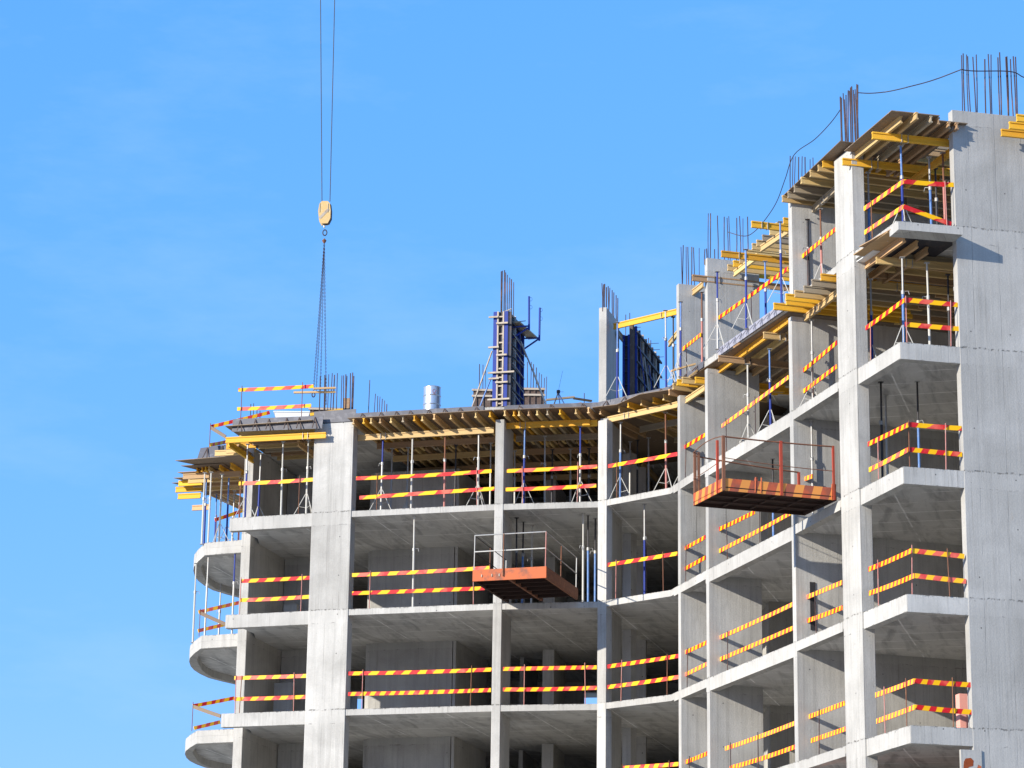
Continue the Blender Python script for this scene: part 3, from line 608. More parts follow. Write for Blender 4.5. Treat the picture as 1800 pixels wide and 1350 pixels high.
props(sGH, .55, z5, ZP, [(1532, 'bluelow', 1), (1587, 'pale', 1)], 'along the left edge of the second balcony from top')
props(sHI, .5, z5, ZP, [(1633, 'white', 0, 1.2), (1668, 'dark', 0, 2.0), (1680, 'white', 0, .3)], 'along the right side of the second balcony from top')
ZP7 = 25.44
props(sGH, .55, z6, ZP7, [(1527, 'pale', 1), (1586, 'blue', 1)], 'along the left edge of the topmost balcony')
props(sHI, .6, z6, ZP7, [(1636, 'pale', 0, 1.4), (1647, 'dark', 0, 2.2), (1660, 'rust', 0, 1.0)], 'along the right side of the topmost balcony')
props(sFG, .5, z6, ZP7, [(1444, 'rust', 1), (1421, 'dark', 0)], 'left of the tall pillar on the topmost floor')
ZP7b = 25.5
props(sEF, -.1, z6, ZP7b, [(1261, 'blueup', 1), (1290, 'blue', 0, 1.2), (1311, 'blue', 1), (1346, 'blue', 0, .9), (1373, 'blue', 1)], 'from the left below the stepped upper formwork')
props(sKE, .1, z6, ZP7b, [(1196, 'blue', 1, -.1), (1234, 'rust', 0, .2)], 'beside the corner wall on the roof deck')
props(sCK, .1, z6, 25.66, [(1085, 'blue', 1), (1171, 'bluelow', 1), (1184, 'dark', 1, .8)], 'from the left holding the lone yellow beam')
# props standing between finished floors
props(sAB, .3, z4, z5-.2, [(727, 'white', 0)], 'alone right of the wide pillar below the finished floor')
props(sBC, 1.2, z4, z5-.2, [(908, 'dark', 0), (918, 'darkup', 0, 1.8), (934, 'white', 0, 2.4), (1025, 'white', 0, .8), (1034, 'darkup', 0, 1.1), (1046, 'darkup', 0, 1.6)], 'from the left around the orange platform')
props(sCK, .6, z4, z5-.2, [(1133, 'bluelow', 0)], 'alone in the curved bay right of the orange platform')
props(sEF, 1.0, z4, z5-.4, [(1359, 'darkup', 0)], 'standing behind the striped platform in the wide bay')
props(sFG, .5, z4, z5-.27, [(1428, 'grey', 0), (1454, 'dark', 0, 1.4)], 'against the bare wall behind the striped platform')
props(sGH, .8, z4, z5-.2, [(1550, 'dark', 0), (1560, 'whitelow', 0, 1.5), (1615, 'darkup', 0, 1.7)], 'on the middle square balcony')
ye = bo[1].y; print('edge y', ye, bo[0].y, bo[2].y)
for i, (x, y0, y1, zz, sch, yd) in enumerate(((342, 999, 1122, z4, 'white', bo[2].y+.35), (363, 974, 1113, z4, 'grey', bo[1].y+.15), (386, 1039, 1111, z4, 'grey', bo[1].y+5), (412, 934, 1079, z4, 'blueup', bo[0].y+.2))):
    p = at_y(x, (y0+y1)/2, yd); p.z = zz
    prop(p, zz+HS-.45 if i != 2 else zz+HS-.45, '%s prop between the two upper round balconies, %s from the left' % ({'white': 'whitish', 'grey': 'galvanised', 'blueup': 'blue topped'}[sch], ORD[i]), sch)
for i, (x, sch, yd, tri) in enumerate(((358, 'white', ye+.3, 0), (362, 'blue', ye+1.2, 0), (369, 'white', ye+.2, 0), (388, 'white', ye+.5, 1), (381, 'blue', ye+3.5, 0), (401, 'blue', ye+.9, 1), (411, 'grey', ye+3.0, 0), (422, 'rust', ye+1.0, 0))):
    p = at_y(x, 880, yd); p.z = z5
    prop(p, 22.3, '%s prop under the round balcony formwork, %s from its left' % ({'white': 'whitish', 'grey': 'galvanised', 'blue': 'blue', 'rust': 'rusty'}[sch], ORD[sorted([358, 362, 369, 388, 381, 401, 411, 422]).index(x)]), sch, tri)

# ------------------------------------------------------------------ timber formwork
BW = {'y': W_Y, 't': W_T, 'b': W_B, 'g': W_G, 'e': W_E}
BN = {'y': 'bright yellow', 't': 'faded yellow', 'b': 'brown', 'g': 'grey weathered', 'e': 'fresh pine'}
def beam(p0, p1, c, label, group, name='timber_beam', clip=None, h=.2):
    """I-section formwork beam, p0/p1 = centre line"""
    p0, p1 = V(p0), V(p1); o = p0.copy(); m1 = MB(); z_ = V((0, 0, 1))
    m1.bar(p0+z_*(h/2-.02), p1+z_*(h/2-.02), .08, .04, lenuv=1)
    m1.bar(p0-z_*(h/2-.02), p1-z_*(h/2-.02), .08, .04, lenuv=1)
    m1.bar(p0, p1, .032, h-.08, lenuv=1)
    ob = m1.build(name, BW[c], None, origin=o); ob['org_'] = tuple(o)
    tag(ob, label, 'timber beam', group)
    if clip is not None:
        q = p0.lerp(p1, clip); d = (p1-p0).normalized(); s_ = V((-d.y, d.x, 0))
        for e in (-.09, .09):
            m2 = MB(); c0 = q+d*e; m2.box(c0-s_*.06-z_*(h/2+.02)-d*.006, s_*.12, d*.012, (0, 0, h+.03)); 
            m2.build('head_fork', S_GAL if c != 'b' else S_DRK, ob)
    return ob
cyc = ['t', 'y', 't', 'b', 't', 'g', 'y', 't', 'e', 't', 'b', 't', 'y']
GJ = 'joists under the roof deck formwork'; GP = 'long primary beams carrying the roof deck formwork'
# primary beams under left deck
beam(sPA.hit(397, 774, -.25), sPA.hit(573, 765, -.25), 'y', 'bright yellow primary beam spanning the bay left of the wide pillar', GP, clip=.8)
beam(sAB.hit(629, 770, .38), sAB.hit(868, 756, .38), 't', 'faded yellow primary beam spanning right of the wide pillar', GP, clip=.19)
beam(sBC.hit(890, 749, .36), sBC.hit(1037, 742.5, .36), 'y', 'golden primary beam spanning between the two thin pillars', GP, clip=.2)
beam(sBC.hit(1020, 745, .46), sBC.hit(1050, 743.5, .46), 'y', 'short golden beam overlapping the right thin pillar', GP)
beam(sCK.hit(1065, 739, .25), sCK.hit(1192, 711, .25), 't', 'faded primary beam spanning the curved corner bay', GP, clip=.3)
beam(sKE.hit(1194, 712, .2), sKE.hit(1239, 682, .2), 't', 'faded primary beam in the narrow corner bay', GP)
for j, of in enumerate((2.2, 4.0, 5.9, 7.8)):
    zc = 22.46
    beam(sAB.pt(.1, zc, of), sAB.pt(sAB.L-.1, zc, of), 'b' if j != 1 else 't', '%s inner primary beam behind the bay right of the wide pillar' % ORD[j], GP)
    beam(sBC.pt(.3, zc, of), sBC.pt(sBC.L-.1, zc, of), 'b' if j != 0 else 'g', '%s inner primary beam behind the two thin pillars' % ORD[j], GP)
# joists over A..C
ends = [621, 639, 652, 668, 687, 708, 728, 742, 763, 792, 813, 836, 861, 887, 903, 912, 929, 944, 962, 984, 1012, 1034]
nn = 0
for i, px in enumerate(ends):
    sg = sAB if px < 870 else sBC; e_ = -.34+random.uniform(-.05, .05)
    p = sg.at_px(px, 22.68, e_); c = cyc[i % 13]
    beam(p, p+ND*3.9, c, '%s joist, end poking out over the left facade, %s from the left' % (BN[c], ORD[i]), GJ, 'timber_joist')
    for r_ in (1, 2):
        q = p+ND*(3.6*r_+.1)+DD*(.10*r_); beam(q, q+ND*3.8, ['t', 'b', 'g', 't'][(i+r_) % 4], '%s joist from the left in the %s row behind the left facade' % (ORD[i], ['second', 'third'][r_-1]), GJ, 'timber_joist')
# joists in the curved corner
ck = [(1040, 728, 'b'), (1055, 723, 'b'), (1088, 719, 't'), (1104, 711, 'y'), (1127, 707, 't'), (1148, 703, 'y'), (1166, 698, 't'), (1176, 689, 'e'), (1183, 679, 't'), (1190, 672, 'y'), (1199, 668, 't'), (1210, 671, 'y')]
for i, (x, y, c) in enumerate(ck):
    p = at_z(x, y, 22.70); nv = sCK.n.lerp(NR, min(1, max(0, (i-5)/4))).normalized()
    if i < 2: nv = ND.lerp(sCK.n, .5).normalized()
    beam(p, p+nv*3.4, c, '%s joist fanned round the curved corner, %s from the left' % (BN[c], ORD[i]), GJ, 'timber_joist')
for i in range(7):
    p = sCK.pt(.35+i*.4, 22.68, 2.6); beam(p, p+(sCK.n*.6+ND*.4).normalized()*4, 'b' if i % 2 else 't', '%s inner joist deep inside the curved corner bay' % ORD[i], GJ, 'timber_joist')
for i in range(3):
    p = sCK.pt(.2, 22.46, 1.9+i*1.8); beam(p, p+sCK.d*3.2, 'g', '%s cross beam deep inside the curved corner bay' % ORD[i], GP)
# wing E-F deck at level 6
j0 = at_z(1266, 650, 22.68); j1 = at_z(1386, 563, 22.68); dj = (j1-j0).normalized(); L_ = (j1-j0).length
for i in range(9):
    c = ['y', 't', 'b', 'g', 't', 'b', 't', 'g', 'b'][i]
    a = j0+NR*(i*.55); beam(a-dj*(1.0 if i else .9), a+dj*(L_ if i else L_), c, '%s joist running along the wide right bay, %s inward' % (BN[c], ORD[i]), GJ, 'timber_joist')
for i, (x0, y0, x1, y1, c, ln) in enumerate(((1222, 668, 1262, 673, 'y', 3.0), (1263, 630, 1300, 635, 'b', 3.1), (1342, 589, 1383, 594, 't', 2.0))):
    a = at_z(x0, y0, 22.48); b_ = a+NR*ln
    beam(a, b_, c, '%s cross beam jutting out of the wide right bay formwork, %s from the left' % (BN[c], ORD[i]), GP, clip=.3)
# F-G joists level 6 and level 7
for lev, zc, lst in ((6, 22.68, [(1360, 538, 'y'), (1381, 522, 'y'), (1397, 516, 't'), (1413, 508, 'g'), (1427, 497, 'g'), (1443, 487, 'y'), (1382, 530, 'y')]),
                     (7, 25.98, [(1375, 349, 't'), (1385, 342, 'g'), (1396, 332, 'g'), (1408, 317, 't'), (1424, 305, 't'), (1438, 295, 't'), (1446, 288, 'y')])):
    lst = sorted(lst)
    for i, (x, y, c) in enumerate(lst):
        p = at_z(x, y, zc); beam(p, p+NR*(3.9), c, '%s joist stepping left of the tall pillar at the %s formwork, %s from left' % (BN[c], 'lower' if lev == 6 else 'upper', ORD[i]), 'stepped joists beside the tall pillar', 'timber_joist')
    for i in range(11):
        p = sFG.pt(.2+i*.55, zc, 3.2 if i < 7 else .9); c = 'tbgb'[i % 4]
        beam(p, p+NR*4.2, c, '%s inner joist from the back behind the %s balcony formwork' % (ORD[i], 'lower' if lev == 6 else 'upper'), 'inner joists behind the tall pillar', 'timber_joist')
a = at_z(1414, 560, 22.48); beam(a, at_z(1472, 515, 22.48), 't', 'sunlit faded beam below stepped lower joists left of the tall pillar', GP, clip=.4)
a = at_z(1427, 370, 25.78); beam(a, at_z(1470, 331, 25.78), 'g', 'grey beam below stepped upper joists left of the tall pillar', GP, clip=.5)
# G-H level 6: two primaries, joists
a = at_z(1540, 457, 22.48); beam(a, a+dHI*3.1, 't', 'faded cross beam jutting over the second balcony from the top', GP, clip=.3)
a = at_z(1484, 496, 22.48); beam(a, a+dHI*3.6, 't', 'faded cross beam crossing the tall pillar at the second balcony', GP, clip=.45)
for i, (x, y, c, ln) in enumerate(((1590, 419, 'e', 3.0), (1612, 429, 'e', 3.0), (1630, 440, 'b', 3.2))):
    a = at_z(x, y, 22.62); beam(a, a-DR*ln, c, '%s lengthwise joist under the topmost balcony slab, %s from the left' % (BN[c], ORD[i]), GJ, 'timber_joist')
# G-H level 7
a = at_z(1533, 238, 25.55); beam(a, a+dHI*2.6, 'y', 'upper bright yellow cross beam over the topmost balcony', GP, clip=.35)
a = at_z(1481, 284, 25.55); beam(a, a+dHI*3.4, 'y', 'lower bright yellow cross beam crossing the top of the tall pillar', GP, clip=.27)
for i, (x, y, c) in enumerate(((1584, 210, 't'), (1612, 203, 't'), (1637, 209, 'g'), (1650, 212, 'b'), (1669, 220, 'b'), (1683, 221, 'b'))):
    a = at_z(x, y, 25.75); beam(a, a-DR*3.9, c, '%s lengthwise joist over the topmost balcony, %s from the left' % (BN[c], ORD[i]), GJ, 'timber_joist')
a = at_z(1678, 262, 25.38); beam(a, a-DR*3.0, 'y', 'yellow lengthwise beam deep over the topmost balcony beside the big wall', GP)
# far right joist ends
for i, (x, y, c) in enumerate(((1760, 233, 'y'), (1774, 220, 'y'), (1787, 207, 'y'))):
    a = at_y(x, y, 66.2-i*.25); beam(a, a+dHI*3.5, c, 'bright yellow joist end at the right picture edge, %s from the bottom' % ORD[i], 'joist ends at the right picture edge', 'timber_joist')
for i in range(4):
    a = sHI.pt(tI+2.2, 25.9, .6+i*.5); beam(a, a+dHI*3, 'b', 'brown joist in the dark slot right of the big wall, %s inward' % ORD[i], 'joist ends at the right picture edge', 'timber_joist')
# E-F level 7 open formwork
for i, (x0, y0, x1, y1, c) in enumerate(((1217, 488, 1372, 500, 'b'), (1268, 446, 1388, 460, 'y'), (1321, 394, 1388, 403, 'y'))):
    a = at_z(x0, y0, 25.60); beam(a, a+NR*[3.3, 2.6, 1.6][i], c, '%s cross beam jutting into the sky from the stepped formwork, %s from the left' % (BN[c], ORD[i]), GP, clip=.25)
a, b_ = at_z(1291, 481, 25.78), at_z(1332, 450, 25.78); beam(a, b_, 't', 'faded sloping beam below the left half of the stepped joists', GP)
a, b_ = at_z(1338, 437, 25.78), at_z(1386, 405, 25.78); beam(a, b_, 't', 'faded sloping beam below the right half of the stepped joists', GP)
for i, (x, y, c) in enumerate(((1270, 476, 'y'), (1279, 470, 't'), (1289, 463, 'y'), (1300, 457, 't'), (1311, 444, 't'), (1322, 433, 't'), (1330, 427, 't'), (1340, 418, 'g'), (1353, 407, 't'), (1364, 397, 't'), (1377, 388, 'y'))):
    p = at_z(x, y, 25.98); beam(p, p+NR*2.6, c, '%s joist of the open stepped formwork above the wide bay, %s from the left' % (BN[c], ORD[i]), 'joists of the open stepped formwork', 'timber_joist')
a, b_ = at_z(1192, 535, 26.0), at_z(1236, 500, 26.0); beam(a, b_, 't', 'faded beam leaning on top of the narrow corner wall', GP)
a, b_ = at_z(1079, 574, 25.75), at_z(1190, 548, 25.75); beam(a, b_, 'y', 'lone bright yellow beam bridging from the bare pillar to the corner wall', GP, clip=.8)
a = at_z(1087, 586, 25.75); beam(a, at_z(1120, 626, 25.75), 'g', 'grey beam running back from the end of the lone yellow beam', GP)
a = at_z(1176, 605, 25.75); beam(a, at_z(1191, 586, 25.75), 't', 'short faded beam stub left of the corner wall on the deck', GP)
# left end and round balcony formwork
for i, (x, y, c) in enumerate(((402, 780, 'y'), (418, 786, 'b'), (524, 779, 'e'))):
    p = at_z(x, y, 22.46 if i else 22.3); beam(p, p+ND*(2.4), c, '%s cross beam under the left end deck, %s from the left' % (BN[c], ORD[i]), GJ, 'timber_joist')
for i, (x, y) in enumerate(((398, 785), (398, 792), (378, 797))):
    p = at_y(x, y, 89.8+i*.4); beam(p, p+DD*(1.1), 'ytt'[i], 'stacked %s beam stub under the left end deck, %s from the top' % (['bright', 'pale', 'fresh'][i], ORD[i]), GJ)
for i in range(7):
    p = sPA.pt(.1, 22.68, .3+i*.55); beam(p, p+DD*2.9, 'tgb'[i % 3], '%s joist inward behind the bay left of the wide pillar' % ORD[i], GJ, 'timber_joist')
yb0 = 91.2
p = at_z(334, 838, 22.36); beam(p, p+DD*1.85, 'y', 'bright yellow beam along the front of the round balcony formwork', GP, clip=.55)
for i, x in enumerate((346, 355, 361, 367, 386, 406)):
    p = at_z(x, 822+([3, 2, 1, 0, -2, -4][i]), 22.56); beam(p, p+ND*3.4, 'yyytyy'[i], 'yellow joist end in the round balcony formwork, %s from the left' % ORD[i], 'joists of the round balcony formwork', 'timber_joist')
for i, (x, y, x1, c) in enumerate(((314, 850, 365, 'y'), (309, 861, 357, 'y'), (313, 873, 355, 'y'), (338, 893, 372, 'e'))):
    p = at_z(x, y, 22.40-.04*i); beam(p, p+DD*(x1-x)/51.*1.08, c, '%s beam stacked behind on the round balcony formwork, %s from the top' % (BN[c], ORD[i]), 'joists of the round balcony formwork')
for i in range(5):
    p = at_z(322+i*9, 838+i*7, 22.36); beam(p, p+DD*2.2, 'bt'[i % 2], '%s inner beam of the round balcony formwork from the front' % ORD[i], 'joists of the round balcony formwork')
for i in range(4):
    p = at_z(352+i*16, 858+i*3, 22.45); beam(p, p+ND*3.5+DD*.4, 'b' if i % 2 else 't', '%s rear joist of the round balcony formwork' % ORD[i], 'joists of the round balcony formwork', 'timber_joist')
# plywood decks
def ply(poly, z, label, th=.021, m_=W_P, name='plywood_deck'):
    m1 = MB(); m1.prism([(p[0], p[1]) for p in poly], z, z+th, 0); o = m1.build(name, m_, None, origin=V((poly[0][0], poly[0][1], z)))
    return tag(o, label, 'plywood sheet', 'plywood decking of the formwork')
def strip(sg, t0, t1, o0, o1): return [sg.pt(t0, 0, o0), sg.pt(t1, 0, o0), sg.pt(t1, 0, o1), sg.pt(t0, 0, o1)]
ply(strip(sAB, -.1, sAB.L-.003, -.42, 12), 22.778, 'thin brown plywood deck over the joists right of the wide pillar')
ply(strip(sBC, 0, sBC.L-.35, -.42, 12), 22.774, 'thin brown plywood deck over the joists between the thin pillars')
q = sBC.pt(sBC.L-.45, 0, -.2)
ply([at_z(1041, 717, 22.78), at_z(1084, 712, 22.78), at_z(1124, 694, 22.78), at_z(1188, 684, 22.78), at_z(1215, 662, 22.78), (9, 84, 0), (8, 90, 0), (4.5, 92, 0)], 22.790, 'grey-edged plywood sheets fanned over the curved corner')
a, b_ = at_z(1216, 662, 22.78), at_z(1386, 549, 22.78)
ply([a, b_, b_+NR*6, a+NR*6], 22.784, 'plywood deck with a sunlit edge above the wide right bay')
a, b_ = at_z(1374, 347, 26.08), at_z(1445, 279, 26.08); a2 = b_-(a-b_).normalized()*1.4
ply([a, a2, a2+NR*6, a+NR*6], 26.082, 'plywood sheet over stepped joists left of the tall pillar')
a, b_ = at_z(1484, 266, 25.85), at_z(1567, 195, 25.85)
ply([a, b_, b_+dHI*1.35, a+dHI*1.35], 25.853, 'left plywood sheet of the topmost balcony formwork')
c_ = b_+dHI*1.36-DR*.35; ply([a+dHI*1.36, c_, c_+dHI*.95, a+dHI*2.3], 25.861, 'right plywood sheet of the topmost balcony formwork')
for i, (x0, y0, x1, y1) in enumerate(((1488, 472, 1535, 441), (1500, 450, 1560, 410), (1510, 437, 1582, 398))):
    a, b_ = at_z(x0, y0, 22.7), at_z(x1, y1, 22.7); ply([a, b_, b_+NR*.5, a+NR*.5], 22.70+.024*i, 'loose board under the topmost balcony edge, %s from the bottom' % ORD[i], m_=W_B if i else S_TUB)
a, b_ = sPA.hit(395, 763, -.45), sPA.hit(548, 752, -.45)
ply([(a.x, a.y), (b_.x, b_.y), (b_+ND*4), (a+ND*4)], 22.79, 'plywood deck over the bay left of the wide pillar')
rim = [at_z(308, 813, 22.6), at_z(424, 803, 22.6)]
ply([rim[0], rim[1], rim[1]+ND*6, rim[0]+ND*.9+DD*.6], 22.66, 'front plywood sheet of the round balcony formwork', m_=W_P)
for i, (x, y) in enumerate(((318, 822), (312, 833), (305, 842), (302, 850))):
    p = at_z(x, y, 22.56-.03*i); ply([p, p+DD*1.6, p+DD*1.6+ND*1.1, p+ND*.7+DD*.35], 22.62-.045*i, 'pointed plywood sheet at the far left tip, %s from the top' % ORD[i], m_=W_P if i != 1 else W_B)

a = sGH.pt(sGH.L-.1, 0, .3); ply([a, a+dHI*1.6, a+dHI*1.6-DR*3, a-DR*3], 22.745, 'black film-faced sheet under the topmost balcony slab', m_=S_BLK)
# edge forms with triangular brackets
def edge_form(label, p0, p1, h, n, nin, m_=S_FORM, tilt=.18, bm=None):
    p0, p1 = V(p0), V(p1); t = thing('edge_form', label, 'formwork board', p0, 'upright edge forms of the new slab'); d = (p1-p0).normalized()
    m1 = MB(); bb = [p0, p1, p1+nin*.02, p0+nin*.02]; tp = [q+V((0, 0, h))+nin*tilt for q in bb]; m1.hexa(bb, tp); m1.build('panel', m_, t)
    for k in range(n):
        q = p0.lerp(p1, (k+.5)/n)+d*random.uniform(-.06, .06); m1 = MB(); o_ = -nin*.008
        m1.tube(q+o_+V((0, 0, h*.9))+nin*tilt*.8, q+o_-nin*.16, .018, 5); m1.tube(q+o_+V((0, 0, h*.9))+nin*tilt*.8, q+o_+d*.16-nin*.1, .018, 5); m1.build('bracket', bm or S_BRN, t)
edge_form('dark grey edge form with dark brackets above the yellow beam at the left end', sPA.hit(407, 759, -.34), sPA.hit(566, 753, -.34), .47, 6, ND, tilt=.1)
m1 = MB(); m1.box(sA.pt(-.05, 22.78, -.03), sA.d*1.5, sA.n*.02, (0, 0, .42)); tag(m1.build('edge_form', S_FORM, None, origin=sA.pt(0, 22.78, 0)), 'plain grey edge form on top of the wide pillar', 'formwork board', 'upright edge forms of the new slab')
edge_form('long grey edge form strip above the joists right of the wide pillar', sAB.pt(.05, 22.81, -.08), sAB.pt(sAB.L-.4, 22.81, -.08), .24, 8, sAB.n, tilt=.05)
edge_form('grey edge form strip above joists between the thin pillars', sBC.pt(.3, 22.81, -.08), sBC.pt(sBC.L, 22.81, -.08), .22, 3, sBC.n, tilt=.05)
tE = sEF.t_px(1262, 22.9, -.06)
edge_form('lavender grey edge form climbing along the wide bay deck', sEF.pt(tE, 22.81, -.06), sEF.pt(sEF.L-.02, 22.81, -.06), .27, 10, NR, m_=S_LAV, tilt=.03, bm=S_LAV)
edge_form('grey edge form along the narrow corner bay deck', sKE.pt(.1, 22.81, -.06), sKE.pt(sKE.L, 22.81, -.06), .22, 3, sKE.n, m_=S_FORM, tilt=.03)
edge_form('grey edge form round the curved corner deck', sCK.pt(0, 22.81, -.06), sCK.pt(sCK.L, 22.81, -.06), .22, 4, sCK.n, m_=S_FORM, tilt=.03)
edge_form('curved end form above the round balcony, far left of the deck', at_z(346, 808, 22.7), at_z(430, 797, 22.7), .5, 3, ND, tilt=.3)
m1 = MB(); pts = [at_z(346, 808, 22.7), at_z(342, 800, 22.7)+ND*1.2, at_z(350, 795, 22.7)+ND*3]
m1.hexa([pts[0], pts[0]+DD*.03, pts[0]+DD*.9+ND*1.0, pts[0]+DD*.87+ND*1.0], [pts[0]+V((0, 0, .02))+DD*.02, pts[0]+DD*.05+V((0, 0, .02)), pts[0]+DD*.9+ND*1.0+V((0, 0, .8)), pts[0]+DD*.87+ND*1.0+V((0, 0, .8))])
tag(m1.build('edge_form', S_BRN, None, origin=pts[0]), 'dark triangular form gusset at the far left deck corner', 'formwork board', 'upright edge forms of the new slab')

# ------------------------------------------------------------------ column formwork with working bracket
def column_formwork():
    o = sBC.at_px(866.5, 24.5, .02); o.z = 23.005; W, D, H = .50, 1.75, 3.28
    t = thing('column_formwork', 'tall blue and black column formwork with braces and side bracket', 'formwork', o); X, Y, Z = DD, ND, V((0, 0, 1))
    m1 = MB(); m1.box(o+X*.12+Y*.05, X*.26, Y*.03, Z*H); m1.build('panel', S_BLK, t)
    for a in (0, W-.13):
        m1 = MB(); m1.box(o+X*a-Y*.02, X*.13, Y*.08, Z*H); m1.build('upright', S_BLU, t)
    for a in (.13, W-.18):
        m1 = MB(); m1.box(o+X*a-Y*.035, X*.05, Y*.08, Z*H); m1.build('rail', S_WAL, t)
    for k in range(11):
        m1 = MB(); m1.box(o+X*.18-Y*.01+Z*(.08+k*.3), X*.14, Y*.06, Z*.045); m1.build('rung', S_WAL, t)
    for z_, a, wd in ((3.05, -.14, .32), (2.82, .12, .4), (2.0, -.14, .36), (1.72, .14, .36), (1.12, -.14, .9), (.92, -.12, .36), (.78, .12, .42), (.2, -.14, .75)):
        m1 = MB(); m1.box(o+X*a-Y*.12+Z*z_, X*wd, Y*.06, Z*.055); m1.build('clamp', S_WAL, t)
    m1 = MB(); m1.box(o+X*W+Y*.0, X*.03, Y*D, Z*H); m1.build('side_panel', S_BLK, t)
    for a in (0.02, .58, 1.14, 1.68):
        m1 = MB(); m1.box(o+X*(W+.03)+Y*a, X*.08, Y*.06, Z*(H-.01)); m1.build('side_stud', S_BLU if a > 1 else S_DRK if a < .1 else S_GAL, t)
    for k in range(7):
        m1 = MB(); m1.bar(o+X*(W+.13)+Y*.1+Z*(2.9-k*.38), o+X*(W+.13)+Y*1.6+Z*(2.9-k*.38), .04, .05); m1.build('waler', S_DRK, t)
    for k in range(5):
        m1 = MB(); m1.tube(o+X*(W+.16)+Y*.1+Z*(2.5-k*.5), o+X*(W+.16)+Y*1.6+Z*(2.35-k*.5), .014, 5); m1.build('tie_bar', S_GAL, t)
    m1 = MB(); m1.box(o-X*.03+Y*.08, X*.03, Y*(D-.1), Z*H); m1.build('side_panel', S_BLK, t)
    # braces
    def br(x0, y0, x1, y1, m_, dy=0, r=.028):
        a, b_ = at_y(x0, y0, o.y+dy), at_y(x1, y1, o.y+dy+.1); m1 = MB(); m1.tube(a, b_, r, 6); m1.build('brace', m_, t)
    br(865, 617, 829, 718, S_WAL, .2); br(864, 662, 842, 719, S_LBL, .1)
    br(915, 600, 938, 655, S_GAL, .9); br(938, 655, 960, 712, S_WHT, .9, .034); br(915, 600, 925, 628, S_GAL, 1.0)
    # bracket platform: two arms, posts, plank
    def tb(x0, y0, d0, x1, y1, d1, r, nm, m_):
        m1 = MB(); m1.tube(at_y(x0, y0, o.y+d0), at_y(x1, y1, o.y+d1), r, 6); return m1.build(nm, m_, t)
    tb(930, 521, .5, 930, 580, .5, .035, 'guard_post', S_BLU); tb(949, 541, 1.9, 948, 599, 1.9, .035, 'guard_post', S_BLU)
    tb(897, 575, .3, 931, 573, .5, .028, 'arm', S_BLU); tb(896, 597, .3, 931, 575, .5, .03, 'arm', S_BLU)
    tb(916, 595, 1.9, 948, 594, 1.9, .028, 'arm', S_BLU); tb(916, 617, 1.9, 948, 595, 1.9, .03, 'arm', S_BLU)
    m1 = MB(); m1.bar(at_y(905, 566, o.y+.2), at_y(937, 595, o.y+2.1), .34, .05); m1.build('plank', W_G, t)
    m1 = MB(); m1.bar(at_y(897, 556, o.y+.2), at_y(903, 566, o.y+1.2), .2, .05); m1.build('plank', W_G, t)
    tb(905, 566, .4, 924, 564, .5, .013, 'tie_bar', S_DRK); tb(880, 551, .1, 899, 543, .1, .02, 'tie_bar', S_WAL)
    for x, y in ((933, 526), (933, 540), (951, 545), (951, 560)):
        m1 = MB(); c0 = at_y(x, y, o.y+(.5 if x < 940 else 1.9)); R_ = .05
        m1.poly([c0+V((math.cos(k*1.047)*R_, 0, math.sin(k*1.047)*R_*1.4)) for k in range(7)], .006, 4); m1.build('ring', S_BLU, t)
column_formwork()
def wall_formwork():
    o = at_y(1094, 640, 86.0); o.z = 23.005; X, Y, Z = DD, ND, V((0, 0, 1)); H = 3.2
    t = thing('wall_formwork', 'dark wall formwork with blue uprights behind the bare pillar', 'formwork', o)
    for a, m_ in ((0, S_BLU), (.18, S_BLU)):
        m1 = MB(); m1.box(o+X*a, X*.07, Y*.1, Z*(H-.35)); m1.build('upright', m_, t)
    for k in range(6):
        m1 = MB(); m1.box(o+X*.07+Y*.03+Z*(.2+k*.45), X*.11, Y*.05, Z*.05); m1.build('rung', S_DRK, t)
    m1 = MB(); m1.box(o+X*.06+Y*.1, X*.13, Y*.03, Z*(H-.35)); m1.build('end_panel', S_BLK, t)
    m1 = MB(); m1.box(o+X*.26, X*.12, Y*.1, Z*H); m1.build('end_post', S_BRN, t)
    m1 = MB(); m1.box(o+X*.36+Y*.1, X*.04, Y*4.0, Z*(H-.05)); m1.build('side_panel', S_BRN, t)
    for k in range(8):
        m1 = MB(); m1.box(o+X*.4+Y*(.15+k*.52), X*.07, Y*.05, Z*(H-.02)); m1.build('stud', S_BLU if k == 0 else S_BLK if k % 2 else S_WAL, t)
    for k in range(6):
        m1 = MB(); m1.bar(o+X*.5+Y*.1+Z*(.35+k*.52), o+X*.5+Y*4+Z*(.35+k*.52), .06, .06); m1.build('waler', S_DRK, t)
    for k in range(5):
        m1 = MB(); m1.tube(o+X*.56+Y*(.2+k*.7)+Z*(2.4-k*.1), o+X*.6+Y*(1.0+k*.7)+Z*(.9-k*.1), .02, 5); m1.build('brace', S_GAL if k % 2 else S_BLU, t)
    for k, (x, y) in enumerate(((1113, 576), (1145, 604), (1147, 615), (1154, 628))):
        p = at_y(x, y, 87+k*.8); m1 = MB(); m1.tube(p, p+X*.26, .01, 5); m1.build('tie_bar', S_DRK, t)
    for x, y in ((1100, 553), (1107, 550), (1140, 594), (1144, 598)):
        p = at_y(x, y, 88); m1 = MB(); m1.tube((p.x, p.y, 25.8), p, .014, 5); m1.build('rod', S_BRS, t)
wall_formwork()
